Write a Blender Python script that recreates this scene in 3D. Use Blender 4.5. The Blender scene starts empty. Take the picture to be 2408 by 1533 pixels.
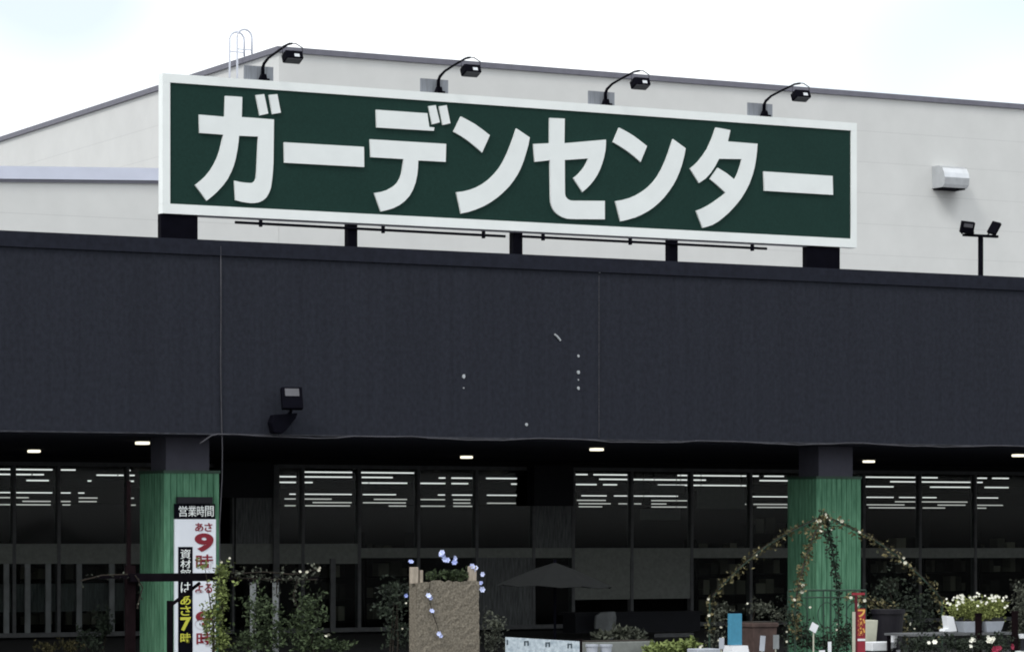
import bpy, bmesh, math, random
from mathutils import Vector, Matrix
random.seed(7)
S = bpy.context.scene
COL = S.collection
R = math.radians

# ------------------------------------------------------------------ camera
FOC, HY, CXP = 7500.0, 1240.0, 1204.0          # focal length, horizon row and centre column, in 2408-px picture units
TH = math.atan(FOC / 14000.0)                  # the camera looks this far to the right of the facade's normal
SN, CS = math.sin(TH), math.cos(TH)
CAM = Vector((-22.0, -41.0, 2.0))
cam = bpy.data.cameras.new("camera")
cam.sensor_width = 36.0
cam.lens = 36.0 * FOC / 2408.0
cam.shift_y = (HY - 1533 / 2.0) / 2408.0
cam.clip_start, cam.clip_end = 0.5, 5000.0
camo = bpy.data.objects.new("camera", cam)
camo.location = CAM
camo.rotation_euler = (R(90), 0, -TH)
COL.objects.link(camo)
S.camera = camo

# ------------------------------------------------------------------ sky, sun, exposure
SUN_EL, SUN_AZ = R(46), R(243)                 # azimuth clockwise from +Y
w = bpy.data.worlds.new("World"); S.world = w; w.use_nodes = True
nt = w.node_tree; nt.nodes.clear()
def wn(t, **k):
    n = nt.nodes.new(t)
    for a, v in k.items(): setattr(n, a, v)
    return n
out = wn("ShaderNodeOutputWorld"); bg = wn("ShaderNodeBackground"); bg.inputs[1].default_value = 0.1
sky = wn("ShaderNodeTexSky", sky_type='NISHITA', sun_disc=False, sun_elevation=SUN_EL, sun_rotation=SUN_AZ)
tc = wn("ShaderNodeTexCoord"); mp = wn("ShaderNodeMapping")
mp.inputs['Location'].default_value = (0.08, 0.42, 1.63); mp.inputs['Scale'].default_value = (1, 1, 1.7)
nz = wn("ShaderNodeTexNoise"); nz.inputs['Scale'].default_value = 4.0; nz.inputs['Detail'].default_value = 2.0
rp = wn("ShaderNodeValToRGB"); rp.color_ramp.elements[0].position = 0.36; rp.color_ramp.elements[1].position = 0.56
rp.color_ramp.elements[0].color = (0.42, 0.42, 0.42, 1); rp.color_ramp.elements[1].color = (1, 1, 1, 1)
mx = wn("ShaderNodeMix", data_type='RGBA')
mx.inputs[7].default_value = (12.3, 12.6, 12.8, 1)
L = nt.links.new
L(tc.outputs['Generated'], mp.inputs[0]); L(mp.outputs[0], nz.inputs['Vector']); L(nz.outputs[0], rp.inputs[0])
L(rp.outputs[0], mx.inputs[0]); L(sky.outputs[0], mx.inputs[6]); L(mx.outputs[2], bg.inputs[0]); L(bg.outputs[0], out.inputs[0])
sl = bpy.data.lights.new("sun", 'SUN'); sl.energy = 1.15; sl.angle = R(14); sl.color = (1, 0.97, 0.93)
so = bpy.data.objects.new("sun", sl); COL.objects.link(so)
sd = Vector((math.sin(SUN_AZ) * math.cos(SUN_EL), math.cos(SUN_AZ) * math.cos(SUN_EL), math.sin(SUN_EL)))
so.rotation_euler = (-sd).to_track_quat('-Z', 'Y').to_euler(); so.location = sd * 60
S.view_settings.view_transform = 'Standard'; S.view_settings.look = 'None'
S.view_settings.exposure = 0.3; S.view_settings.gamma = 1.0
S.cycles.use_denoising = True
S.cycles.filter_width = 1.9
S.cycles.max_bounces = 8; S.cycles.transparent_max_bounces = 16

# ------------------------------------------------------------------ helpers
def D(px, py, Y):
    """world point on the plane y = Y seen at picture point (px, py)"""
    a = (px - CXP) / FOC; b = (HY - py) / FOC
    d = Vector((SN + a * CS, CS - a * SN, b))
    return CAM + d * ((Y - CAM.y) / d.y)
def DX(px, py, X):
    a = (px - CXP) / FOC; b = (HY - py) / FOC
    d = Vector((SN + a * CS, CS - a * SN, b))
    return CAM + d * ((X - CAM.x) / d.x)
def X_(px, Y): return D(px, HY, Y).x
def Z_(px, py, Y): return D(px, py, Y).z

def mat(name, col, rough=0.7, metal=0.0, var=0.12, scale=6.0, stretch=(1, 1, 1), bump=0.0, col2=None, emit=0.0, island=False, spec=0.35):
    m = bpy.data.materials.new(name); m.use_nodes = True
    t = m.node_tree; b = t.nodes['Principled BSDF']
    b.inputs['Roughness'].default_value = rough; b.inputs['Metallic'].default_value = metal
    b.inputs['Specular IOR Level'].default_value = spec
    c1 = [c * (1 - var) for c in col]; c2 = [min(1, c * (1 + var)) for c in col] if col2 is None else list(col2)
    ramp = t.nodes.new('ShaderNodeValToRGB')
    ramp.color_ramp.elements[0].color = (*c1, 1); ramp.color_ramp.elements[1].color = (*c2, 1)
    if island:
        g = t.nodes.new('ShaderNodeNewGeometry')
        t.links.new(g.outputs['Random Per Island'], ramp.inputs[0])
    else:
        c = t.nodes.new('ShaderNodeTexCoord'); mpp = t.nodes.new('ShaderNodeMapping'); mpp.inputs['Scale'].default_value = stretch
        n = t.nodes.new('ShaderNodeTexNoise'); n.inputs['Scale'].default_value = scale; n.inputs['Detail'].default_value = 5; n.inputs['Roughness'].default_value = 0.6
        t.links.new(c.outputs['Object'], mpp.inputs[0]); t.links.new(mpp.outputs[0], n.inputs['Vector'])
        ramp.color_ramp.elements[0].position = 0.3; ramp.color_ramp.elements[1].position = 0.7
        t.links.new(n.outputs[0], ramp.inputs[0])
        if bump:
            bp = t.nodes.new('ShaderNodeBump'); bp.inputs['Strength'].default_value = bump; bp.inputs['Distance'].default_value = 0.02
            t.links.new(n.outputs[0], bp.inputs['Height']); t.links.new(bp.outputs[0], b.inputs['Normal'])
    t.links.new(ramp.outputs[0], b.inputs['Base Color'])
    if emit:
        b.inputs['Emission Color'].default_value = (*col, 1); b.inputs['Emission Strength'].default_value = emit
    return m

class MB:
    def __init__(s): s.bm = bmesh.new()
    def box(s, x0, x1, y0, y1, z0, z1):
        v = [s.bm.verts.new(p) for p in ((x0, y0, z0), (x1, y0, z0), (x1, y1, z0), (x0, y1, z0), (x0, y0, z1), (x1, y0, z1), (x1, y1, z1), (x0, y1, z1))]
        for f in ((3, 2, 1, 0), (4, 5, 6, 7), (0, 1, 5, 4), (1, 2, 6, 5), (2, 3, 7, 6), (3, 0, 4, 7)): s.bm.faces.new([v[i] for i in f])
        return s
    def obox(s, c, size, rot):
        """oriented box"""
        M = Matrix.Translation(c) @ rot.to_4x4()
        h = [q / 2 for q in size]
        v = [s.bm.verts.new(M @ Vector(p)) for p in ((-h[0], -h[1], -h[2]), (h[0], -h[1], -h[2]), (h[0], h[1], -h[2]), (-h[0], h[1], -h[2]), (-h[0], -h[1], h[2]), (h[0], -h[1], h[2]), (h[0], h[1], h[2]), (-h[0], h[1], h[2]))]
        for f in ((3, 2, 1, 0), (4, 5, 6, 7), (0, 1, 5, 4), (1, 2, 6, 5), (2, 3, 7, 6), (3, 0, 4, 7)): s.bm.faces.new([v[i] for i in f])
        return s
    def prism(s, pts, y0, y1):
        """outline in x, z extruded from y0 (front) to y1"""
        a = [s.bm.verts.new((p[0], y0, p[1])) for p in pts]; b = [s.bm.verts.new((p[0], y1, p[1])) for p in pts]
        s.bm.faces.new(a); s.bm.faces.new(b[::-1])
        for i in range(len(pts)):
            j = (i + 1) % len(pts); s.bm.faces.new((a[i], b[i], b[j], a[j]))
        return s
    def tube(s, pts, r, n=8, closed=False):
        pts = [Vector(p) for p in pts]; rings = []
        rad = r if isinstance(r, (list, tuple)) else [r] * len(pts)
        for i, p in enumerate(pts):
            if closed: t = pts[(i + 1) % len(pts)] - pts[i - 1]
            else: t = pts[min(i + 1, len(pts) - 1)] - pts[max(i - 1, 0)]
            t.normalize()
            u = t.cross(Vector((0, 0, 1)) if abs(t.z) < 0.95 else Vector((1, 0, 0))).normalized(); v = t.cross(u)
            rings.append([s.bm.verts.new(p + (u * math.cos(2 * math.pi * k / n) + v * math.sin(2 * math.pi * k / n)) * rad[i]) for k in range(n)])
        m = len(rings)
        for i in range(m if closed else m - 1):
            A, B = rings[i], rings[(i + 1) % m]
            for k in range(n): s.bm.faces.new((A[k], A[(k + 1) % n], B[(k + 1) % n], B[k]))
        if not closed: s.bm.faces.new(rings[0][::-1]); s.bm.faces.new(rings[-1])
        return s
    def lathe(s, c, prof, n=20):
        """prof: list of (radius, z) about c"""
        rings = [[s.bm.verts.new((c[0] + r * math.cos(2 * math.pi * k / n), c[1] + r * math.sin(2 * math.pi * k / n), c[2] + z)) for k in range(n)] for r, z in prof]
        for A, B in zip(rings, rings[1:]):
            for k in range(n): s.bm.faces.new((A[k], A[(k + 1) % n], B[(k + 1) % n], B[k]))
        s.bm.faces.new(rings[0][::-1]); s.bm.faces.new(rings[-1])
        return s
    def frustum(s, c, w0, d0, w1, d1, h):
        """rectangular pot: bottom w0 x d0, top w1 x d1, base centre c"""
        x, y, z = c
        v = [s.bm.verts.new(p) for p in ((x - w0 / 2, y - d0 / 2, z), (x + w0 / 2, y - d0 / 2, z), (x + w0 / 2, y + d0 / 2, z), (x - w0 / 2, y + d0 / 2, z),
             (x - w1 / 2, y - d1 / 2, z + h), (x + w1 / 2, y - d1 / 2, z + h), (x + w1 / 2, y + d1 / 2, z + h), (x - w1 / 2, y + d1 / 2, z + h))]
        for f in ((3, 2, 1, 0), (4, 5, 6, 7), (0, 1, 5, 4), (1, 2, 6, 5), (2, 3, 7, 6), (3, 0, 4, 7)): s.bm.faces.new([v[i] for i in f])
        return s
    def leaf(s, p, size, asp=0.5, up=0.3):
        d = Vector((random.gauss(0, 1), random.gauss(0, 1), random.gauss(up, 0.8))).normalized()
        e = d.cross(Vector((random.gauss(0, 1), random.gauss(0, 1), random.gauss(0, 1)))).normalized()
        n = d.cross(e); L_ = size * random.uniform(0.7, 1.3); W = L_ * asp
        p = Vector(p)
        q = [p, p + d * L_ * 0.5 + e * W * 0.5 + n * L_ * 0.08, p + d * L_, p + d * L_ * 0.5 - e * W * 0.5 + n * L_ * 0.08]
        v = [s.bm.verts.new(x) for x in q]
        s.bm.faces.new((v[0], v[1], v[2])); s.bm.faces.new((v[0], v[2], v[3]))
        return s
    def bloom(s, p, r, n=6):
        """open flower facing roughly the viewer: a shallow cup"""
        p = Vector(p); f = Vector((-0.45 + random.gauss(0, .35), -0.8, 0.35 + random.gauss(0, .35))).normalized()
        u = f.cross(Vector((0, 0, 1))).normalized(); v = f.cross(u)
        c = s.bm.verts.new(p); ring = []
        for k in range(n * 2):
            a = math.pi * k / n; rr = r * (1.0 if k % 2 == 0 else 0.72)
            ring.append(s.bm.verts.new(p + (u * math.cos(a) + v * math.sin(a)) * rr + f * r * 0.45))
        for k in range(n * 2): s.bm.faces.new((c, ring[k], ring[(k + 1) % (n * 2)]))
        return s
    def build(s, name, m, parent=None, smooth=False, bevel=0.0):
        bmesh.ops.recalc_face_normals(s.bm, faces=s.bm.faces[:])
        me = bpy.data.meshes.new(name); s.bm.to_mesh(me); s.bm.free()
        me.materials.append(m)
        if smooth:
            for p in me.polygons: p.use_smooth = True
        o = bpy.data.objects.new(name, me); COL.objects.link(o)
        if bevel:
            b = o.modifiers.new('bevel', 'BEVEL'); b.width = bevel; b.segments = 2; b.limit_method = 'ANGLE'
        if parent is not None:
            o.parent = parent
            o.location = -Vector(parent.get('_w', (0, 0, 0)))
            o['_w'] = parent.get('_w', (0, 0, 0))
        return o

def thing(name, loc, label, cat, group=None):
    """an Empty at the thing's base; parts are built in world coordinates and offset to it"""
    o = bpy.data.objects.new(name, None); o.empty_display_size = 0.1; COL.objects.link(o)
    o.location = loc; o['_w'] = tuple(loc)
    return tag(o, label, cat, group)
def tag(o, label, cat, group=None):
    o['label'] = label; o['category'] = cat
    if group: o['group'] = group
    return o
def child(o):
    """parts nested under a mesh part share its offset"""
    return o
def subpart(o, parent):
    o.parent = parent; o.location = (0, 0, 0); return o
def structure(o): o['kind'] = 'structure'; return o

def textmesh(body, rect, y, m, name, parent, depth=0.006, bold=0.02):
    """one piece of writing fitted to rect = (x0, z0, x1, z1) on the plane y, facing -Y"""
    mb = MB(); addtext(mb, body, rect, y, depth, bold)
    return mb.build(name, m, parent)
def addtext(mb, body, rect, y, depth=0.006, bold=0.02):
    cu = bpy.data.curves.new('t', 'FONT'); cu.body = body; cu.size = 1; cu.offset = bold; cu.extrude = 0.05
    to = bpy.data.objects.new('t', cu); COL.objects.link(to)
    dg = bpy.context.evaluated_depsgraph_get()
    me = bpy.data.meshes.new_from_object(to.evaluated_get(dg))
    bpy.data.objects.remove(to); bpy.data.curves.remove(cu)
    if not me.vertices: return
    xs = [v.co.x for v in me.vertices]; ys = [v.co.y for v in me.vertices]
    x0, x1, y0, y1 = min(xs), max(xs), min(ys), max(ys)
    vs = [mb.bm.verts.new((rect[0] + (v.co.x - x0) / max(1e-6, x1 - x0) * (rect[2] - rect[0]), y - (depth if v.co.z > 0 else 0),
                           rect[1] + (v.co.y - y0) / max(1e-6, y1 - y0) * (rect[3] - rect[1]))) for v in me.vertices]
    for p in me.polygons:
        try: mb.bm.faces.new([vs[i] for i in p.vertices])
        except ValueError: pass
    bpy.data.meshes.remove(me)

# ------------------------------------------------------------------ materials
M = dict(
    asphalt=mat('asphalt', (0.07, 0.07, 0.072), 0.9, var=0.25, scale=9, bump=0.2),
    wall=mat('pale_wall_panel', (0.605, 0.611, 0.596), 0.75, var=0.035, scale=1.6),
    wallcap=mat('grey_coping', (0.145, 0.145, 0.175), 0.6, var=0.1),
    band=mat('blue_grey_flashing', (0.55, 0.58, 0.68), 0.6, var=0.05, scale=2),
    fascia=mat('charcoal_siding', (0.0198, 0.0222, 0.0312), 0.85, var=0.22, scale=16, stretch=(1, 1, 0.8), bump=0.04, spec=0.15),
    fascia_dark=mat('charcoal_coping', (0.0155, 0.0175, 0.0265), 0.85, var=0.2, scale=12, spec=0.12),
    soffit=mat('dark_soffit', (0.035, 0.036, 0.05), 0.9, var=0.1, spec=0.1),
    roofdeck=mat('grey_roof_sheet', (0.25, 0.25, 0.26), 0.8),
    green=mat('weathered_green_paint', (0.052, 0.155, 0.088), 0.8, var=0.22, scale=4, stretch=(4.5, 4.5, 0.55), bump=0.1, col2=(0.115, 0.265, 0.165), spec=0.15),
    neck=mat('dark_neck_paint', (0.05, 0.05, 0.068), 0.8, var=0.1),
    sgreen=mat('dark_green_panel', (0.0115, 0.036, 0.0295), 0.65, var=0.12, scale=30, spec=0.1),
    lwhite=mat('white_letter_face', (0.8, 0.84, 0.83), 0.6, var=0.03, scale=3),
    swhite=mat('white_sign_paint', (0.84, 0.88, 0.865), 0.6, var=0.03, scale=3),
    black=mat('black_metal', (0.003, 0.003, 0.006), 0.8, var=0.2, spec=0.04),
    lampgrey=mat('galvanised_plate', (0.2, 0.215, 0.24), 0.5, var=0.25, scale=9, stretch=(6, 1, .4)),
    steel=mat('bright_steel', (0.62, 0.64, 0.66), 0.3, metal=0.7, var=0.08),
    pipe=mat('pale_blue_steel', (0.6, 0.63, 0.7), 0.5, var=0.05),
    lens=mat('lamp_glass', (0.1, 0.1, 0.112), 0.35, var=0.15, spec=0.35),
    winframe=mat('dark_window_frame', (0.012, 0.013, 0.014), 0.7, var=0.2, spec=.1),
    mullion=mat('grey_mullion', (0.13, 0.135, 0.14), 0.7, var=0.2, spec=.1),
    infill=mat('grey_infill_panel', (0.2, 0.213, 0.2), 0.8, var=0.14, scale=14, bump=0.05, spec=0.1),
    ribbed=mat('ribbed_shutter', (0.12, 0.127, 0.13), 0.8, var=0.5, scale=5, stretch=(9, 1, .7), spec=0.1),
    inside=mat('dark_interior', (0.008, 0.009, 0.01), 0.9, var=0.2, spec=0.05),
    stile=mat('pale_door_stile', (0.2, 0.215, 0.22), 0.7, var=0.3, scale=4, stretch=(1, 1, .6)),
    strip=mat('fluorescent_tube', (1.0, 1.0, 0.99), 0.5, emit=0.95),
    strip_dim=mat('dim_fluorescent_tube', (1.0, 0.99, 0.95), 0.5, emit=0.55),  # weaker emission for the far ceiling rows
    downlight=mat('warm_downlight', (1.0, 0.94, 0.72), 0.5, emit=1.25),
    cable=mat('grey_cable', (0.058, 0.058, 0.068), 0.8, var=0.3),
    chip=mat('bare_filler', (0.42, 0.45, 0.47), 0.8, var=0.25),
    seam=mat('seam_sealant', (0.036, 0.038, 0.047), 0.85, var=0.5, scale=8, stretch=(1, 1, 3)),
    coir=mat('coir_matting', (0.155, 0.135, 0.104), 0.95, var=0.5, scale=40, bump=0.06, col2=(0.28, 0.25, 0.2), spec=0.1),
    wood=mat('pale_wood', (0.36, 0.31, 0.25), 0.8, var=0.3, scale=9, stretch=(3, 3, .6)),
    darkwood=mat('dark_stained_wood', (0.006, 0.0045, 0.0065), 0.9, var=0.4, scale=6, spec=.03),
    redwood=mat('reddish_post', (0.0095, 0.0055, 0.0065), 0.9, var=0.4, scale=6, spec=.03),
    stem=mat('brown_stem', (0.022, 0.017, 0.012), 0.9, var=0.3),
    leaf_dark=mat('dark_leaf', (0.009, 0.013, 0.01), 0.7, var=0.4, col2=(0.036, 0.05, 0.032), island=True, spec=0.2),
    leaf_mid=mat('mid_green_leaf', (0.022, 0.036, 0.018), 0.75, var=0.5, col2=(0.075, 0.105, 0.05), island=True, spec=0.2),
    leaf_lime=mat('yellow_green_leaf', (0.07, 0.1, 0.025), 0.6, var=0.5, col2=(0.25, 0.31, 0.1), island=True, spec=0.2),
    leaf_dim=mat('grey_green_leaf', (0.03, 0.035, 0.026), 0.7, var=0.5, col2=(0.11, 0.12, 0.09), island=True, spec=0.2),
    leaf_rose=mat('bronze_rose_leaf', (0.03, 0.042, 0.016), 0.6, var=0.6, col2=(0.19, 0.165, 0.08), island=True, spec=0.2),
    leaf_bright=mat('fresh_lime_leaf', (0.15, 0.19, 0.045), 0.6, var=0.4, col2=(0.34, 0.38, 0.13), island=True, spec=0.2),
    bloom_white=mat('white_petal', (0.8, 0.8, 0.7), 0.7, var=0.08, island=True),
    bloom_cream=mat('cream_petal', (0.3, 0.28, 0.19), 0.7, var=0.3, col2=(0.75, 0.74, 0.62), island=True),
    bloom_blue=mat('blue_petal', (0.36, 0.44, 0.85), 0.7, var=0.2, col2=(0.66, 0.72, 0.95), island=True),
    bloom_red=mat('crimson_petal', (0.25, 0.02, 0.05), 0.7, var=0.3, island=True),
    gaz=mat('dark_green_tube', (0.022, 0.05, 0.034), 0.6, var=0.2),
    charcoal=mat('charcoal_cloth', (0.0125, 0.0135, 0.0135), 0.95, var=0.12, scale=12, spec=0.1),
    white=mat('white_plastic', (0.78, 0.8, 0.82), 0.5, var=0.04),
    greywhite=mat('pale_grey_plastic', (0.42, 0.45, 0.5), 0.6, var=0.12, scale=5),
    blue=mat('sky_blue_card', (0.055, 0.24, 0.36), 0.7, var=0.1, scale=20),
    terra=mat('brown_terracotta', (0.065, 0.042, 0.036), 0.85, var=0.35, scale=9),
    cream=mat('cream_plastic', (0.5, 0.5, 0.4), 0.6, var=0.1),
    plum=mat('plum_black_plastic', (0.005, 0.004, 0.008), 0.6, var=0.2),
    red=mat('red_banner_cloth', (0.28, 0.025, 0.04), 0.8, var=0.15, scale=4),
    maroon=mat('maroon_banner_cloth', (0.1, 0.008, 0.016), 0.8, var=0.15, scale=4),
    orange=mat('orange_print', (0.72, 0.4, 0.1), 0.8, var=0.1),
    redink=mat('red_print', (0.21, 0.012, 0.025), 0.7, var=0.1),
    yellow=mat('yellow_print', (0.55, 0.55, 0.06), 0.7, var=0.1),
    paper=mat('white_print_board', (0.74, 0.78, 0.84), 0.6, var=0.04, scale=4),
    tablet=mat('blotchy_price_board', (0.36, 0.45, 0.52), 0.6, scale=16, col2=(0.7, 0.78, 0.82), var=0.2),
    ink=mat('faded_black_print', (0.05, 0.07, 0.085), 0.7, var=0.3),
    darkbox=mat('black_shelf_board', (0.008, 0.009, 0.013), 0.8, var=0.2),
    soil=mat('potting_soil', (0.03, 0.024, 0.018), 0.95),
)
def window_glass():
    m = bpy.data.materials.new('shop_glass'); m.use_nodes = True; t = m.node_tree
    t.nodes.remove(t.nodes['Principled BSDF']); o = t.nodes['Material Output']
    tr = t.nodes.new('ShaderNodeBsdfTransparent'); tr.inputs[0].default_value = (0.8, 0.83, 0.82, 1)
    gl = t.nodes.new('ShaderNodeBsdfGlossy'); gl.inputs['Roughness'].default_value = 0.06
    mi = t.nodes.new('ShaderNodeMixShader'); mi.inputs[0].default_value = 0.006
    t.links.new(tr.outputs[0], mi.inputs[1]); t.links.new(gl.outputs[0], mi.inputs[2]); t.links.new(mi.outputs[0], o.inputs[0])
    return m
M['glass'] = window_glass()

def dress_fascia():
    # faded vertical rain streaks on the siding
    t = M['fascia'].node_tree; b = t.nodes['Principled BSDF']; base = b.inputs['Base Color'].links[0].from_socket
    c = t.nodes.new('ShaderNodeTexCoord'); mp_ = t.nodes.new('ShaderNodeMapping'); mp_.inputs['Scale'].default_value = (5, 1, .22)
    n = t.nodes.new('ShaderNodeTexNoise'); n.inputs['Scale'].default_value = 1.3; n.inputs['Detail'].default_value = 6; n.inputs['Roughness'].default_value = .65
    mr = t.nodes.new('ShaderNodeMapRange'); mr.inputs['From Min'].default_value = .3; mr.inputs['From Max'].default_value = .7; mr.inputs['To Min'].default_value = .9; mr.inputs['To Max'].default_value = 1.1
    mu = t.nodes.new('ShaderNodeMix'); mu.data_type = 'RGBA'; mu.blend_type = 'MULTIPLY'; mu.inputs[0].default_value = 1
    t.links.new(c.outputs['Object'], mp_.inputs[0]); t.links.new(mp_.outputs[0], n.inputs['Vector']); t.links.new(n.outputs[0], mr.inputs['Value'])
    t.links.new(base, mu.inputs[6]); t.links.new(mr.outputs[0], mu.inputs[7]); t.links.new(mu.outputs[2], b.inputs['Base Color'])
dress_fascia()
# pale wall gets faint horizontal panel joints and a soot stain with the vent's soft shadow painted in
def dress_wall():
    m = M['wall']; t = m.node_tree; b = t.nodes['Principled BSDF']
    base = b.inputs['Base Color'].links[0].from_socket
    c = t.nodes.new('ShaderNodeTexCoord'); sp = t.nodes.new('ShaderNodeSeparateXYZ'); t.links.new(c.outputs['Object'], sp.inputs[0])
    md = t.nodes.new('ShaderNodeMath'); md.operation = 'MODULO'; md.inputs[1].default_value = 0.63; t.links.new(sp.outputs[2], md.inputs[0])
    lt = t.nodes.new('ShaderNodeMath'); lt.operation = 'LESS_THAN'; lt.inputs[1].default_value = 0.016; t.links.new(md.outputs[0], lt.inputs[0])
    sc = t.nodes.new('ShaderNodeMath'); sc.operation = 'MULTIPLY'; sc.inputs[1].default_value = 0.22; t.links.new(lt.outputs[0], sc.inputs[0])
    mixn = t.nodes.new('ShaderNodeMix'); mixn.data_type = 'RGBA'; mixn.inputs[7].default_value = (0.3, 0.3, 0.3, 1)
    t.links.new(sc.outputs[0], mixn.inputs[0]); t.links.new(base, mixn.inputs[6])
    # soot plus painted vent shadow below the outlet: distance in x, z to a point on the wall
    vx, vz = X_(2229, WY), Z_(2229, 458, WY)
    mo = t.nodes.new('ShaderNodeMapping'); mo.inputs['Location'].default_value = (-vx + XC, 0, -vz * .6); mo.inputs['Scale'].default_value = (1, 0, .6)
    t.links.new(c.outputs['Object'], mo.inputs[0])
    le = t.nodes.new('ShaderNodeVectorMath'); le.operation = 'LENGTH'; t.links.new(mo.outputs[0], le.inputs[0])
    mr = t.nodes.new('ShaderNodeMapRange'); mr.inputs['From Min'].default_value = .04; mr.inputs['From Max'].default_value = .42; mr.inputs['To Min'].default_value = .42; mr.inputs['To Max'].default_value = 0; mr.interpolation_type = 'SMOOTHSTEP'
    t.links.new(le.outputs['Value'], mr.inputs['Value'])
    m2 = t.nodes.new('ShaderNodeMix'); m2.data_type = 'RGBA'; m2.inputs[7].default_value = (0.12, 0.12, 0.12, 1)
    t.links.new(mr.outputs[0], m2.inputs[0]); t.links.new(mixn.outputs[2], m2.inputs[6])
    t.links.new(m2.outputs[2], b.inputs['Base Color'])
WY = 13.0
XC = 0.0          # the wall mesh keeps world coordinates (its object offset cancels its parent's)
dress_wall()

# ------------------------------------------------------------------ ground and interior shell
g = MB(); g.box(-1500, 1500, -1500, 1500, -0.3, 0.0); structure(g.build('ground', M['asphalt']))
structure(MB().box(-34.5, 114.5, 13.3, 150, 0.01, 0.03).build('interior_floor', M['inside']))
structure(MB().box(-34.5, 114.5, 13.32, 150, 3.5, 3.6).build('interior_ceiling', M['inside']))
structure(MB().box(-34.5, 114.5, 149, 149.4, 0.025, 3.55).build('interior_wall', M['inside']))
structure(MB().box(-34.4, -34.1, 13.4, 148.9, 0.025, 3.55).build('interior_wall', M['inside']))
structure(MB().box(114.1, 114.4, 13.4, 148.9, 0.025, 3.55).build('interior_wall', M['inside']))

# ------------------------------------------------------------------ the big white store
WY = 13.0
XC = X_(656, WY)
ZT = 10.775
st = thing('store_building', (XC, WY, 0), 'large pale grey panelled store rising behind the dark canopy, with a long glazed front', 'building')
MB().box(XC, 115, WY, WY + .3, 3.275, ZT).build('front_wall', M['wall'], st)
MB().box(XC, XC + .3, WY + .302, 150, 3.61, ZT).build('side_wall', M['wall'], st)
MB().box(XC + .302, 115, WY + .302, 150, ZT - .5, ZT - .3).build('roof', M['roofdeck'], st)
c_ = MB(); c_.box(XC - .06, 115, WY - .06, WY + .36, ZT + .002, ZT + .105); c_.box(XC - .06, XC + .36, WY + .362, 150, ZT + .002, ZT + .105)
c_.build('coping', M['wallcap'], st)
# annex on the left
an = thing('annex_building', (-10, WY, 0), 'lower pale annex with a blue grey roof edge, left of the green sign', 'building')
zl, zr = Z_(0, 422, WY), Z_(365, 426, WY)
sl_ = (zr - zl) / (X_(365, WY) - X_(0, WY))
def za(x): return zl + sl_ * (x - X_(0, WY))
A0, A1 = -35, XC - .004
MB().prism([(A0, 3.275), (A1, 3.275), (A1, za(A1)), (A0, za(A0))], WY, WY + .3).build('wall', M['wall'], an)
MB().prism([(A0, za(A0) + .003), (A1, za(A1) + .003), (A1, za(A1) + .225), (A0, za(A0) + .25)], WY - .08, WY + .4).build('coping', M['band'], an)
MB().prism([(A0, za(A0) - .05), (A1, za(A1) - .05), (A1, za(A1) + .0), (A0, za(A0) + .0)], WY - .05, WY - .003).build('drip_edge', M['wallcap'], an)
MB().box(A0, A1, WY + .41, 150, 7.6, 7.8).build('roof', M['roofdeck'], an)

# shop windows: bays between mullions (picture columns on the glass plane)
BAYS = [-110, -40, 35, 140, 302, 430, 552, 655, 714, 847, 986, 1123, 1257, 1350, 1488, 1629, 1768, 1905, 2034, 2166, 2296, 2428, 2560, 2695, 2830, 2970, 3110]
KIND = ['g', 'd', 'd', 'd', 'g', 'g', 'box', 'g', 'g', 'g', 'g', 'r', 'box2', 'p', 'p', 'g', 'g', 'g', 'g', 'g', 'g', 'g', 'g', 'g', 'g', 'g']
ZW = 3.17
for i, k in enumerate(KIND):
    x0, x1 = X_(BAYS[i], WY), X_(BAYS[i + 1], WY)
    midp = (BAYS[i] + BAYS[i + 1]) / 2
    left = midp < 860
    zt0, zt1 = (Z_(midp, 1325, WY), Z_(midp, 1278, WY)) if left else (Z_(midp, 1311, WY), Z_(midp, 1288, WY))
    fr = MB(); e = .03
    fr.box(x0 + .002, x0 + e, WY + .02, WY + .16, .05, ZW); fr.box(x1 - e, x1 - .002, WY + .02, WY + .16, .05, ZW)
    fr.box(x0 + e + .001, x1 - e - .001, WY + .02, WY + .16, ZW - .07, ZW)
    fr.box(x0 + e + .001, x1 - e - .001, WY + .02, WY + .16, .05, .13)
    wdw = fr.build('window', M['mullion'] if k != 'box' else M['winframe'], st)
    a, b = x0 + e + .002, x1 - e - .002
    def sub(mb, n, m): return subpart(mb.build(n, m), wdw)
    sub(MB().box(a, b, WY + .03, WY + .15, zt0, zt1), 'transom', M['infill'])
    if k == 'box':
        sub(MB().box(X_(518, WY - .35), X_(641, WY - .35), WY - .35, WY - .021, 2.55, 3.2), 'shutter_housing', M['darkbox'])
        sub(MB().box(a, b, WY + .04, WY + .1, zt1 + .002, ZW - .072), 'panel', M['ribbed'])
    elif k == 'box2':
        sub(MB().box(X_(1256, WY - .3), X_(1348, WY - .3), WY - .3, WY - .021, 2.42, 3.2), 'shutter_housing', M['darkbox'])
        sub(MB().box(a, b, WY + .04, WY + .1, zt1 + .002, ZW - .072), 'panel', M['ribbed'])
    else:
        sub(MB().box(a, b, WY + .06, WY + .075, zt1 + .002, ZW - .072), 'upper_pane', M['glass'])
    if k in 'pr':
        sub(MB().box(a, b, WY + .04, WY + .1, .6 if k == 'p' else .132, zt0 - .002), 'panel', M['infill'] if k == 'p' else M['ribbed'])
    else:
        sub(MB().box(a, b, WY + .06, WY + .075, .132, zt0 - .002), 'lower_pane', M['glass'])
    if k == 'd':
        for q in (.28, .78):
            xm = a + (b - a) * q
            sub(MB().box(xm - .05, xm + .05, WY + .02, WY + .055, .132, zt0 - .002), 'stile', M['stile'])
        sub(MB().box(a, b, WY + .1, WY + .12, .5, 1.0), 'notice', M['ribbed'])
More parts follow.
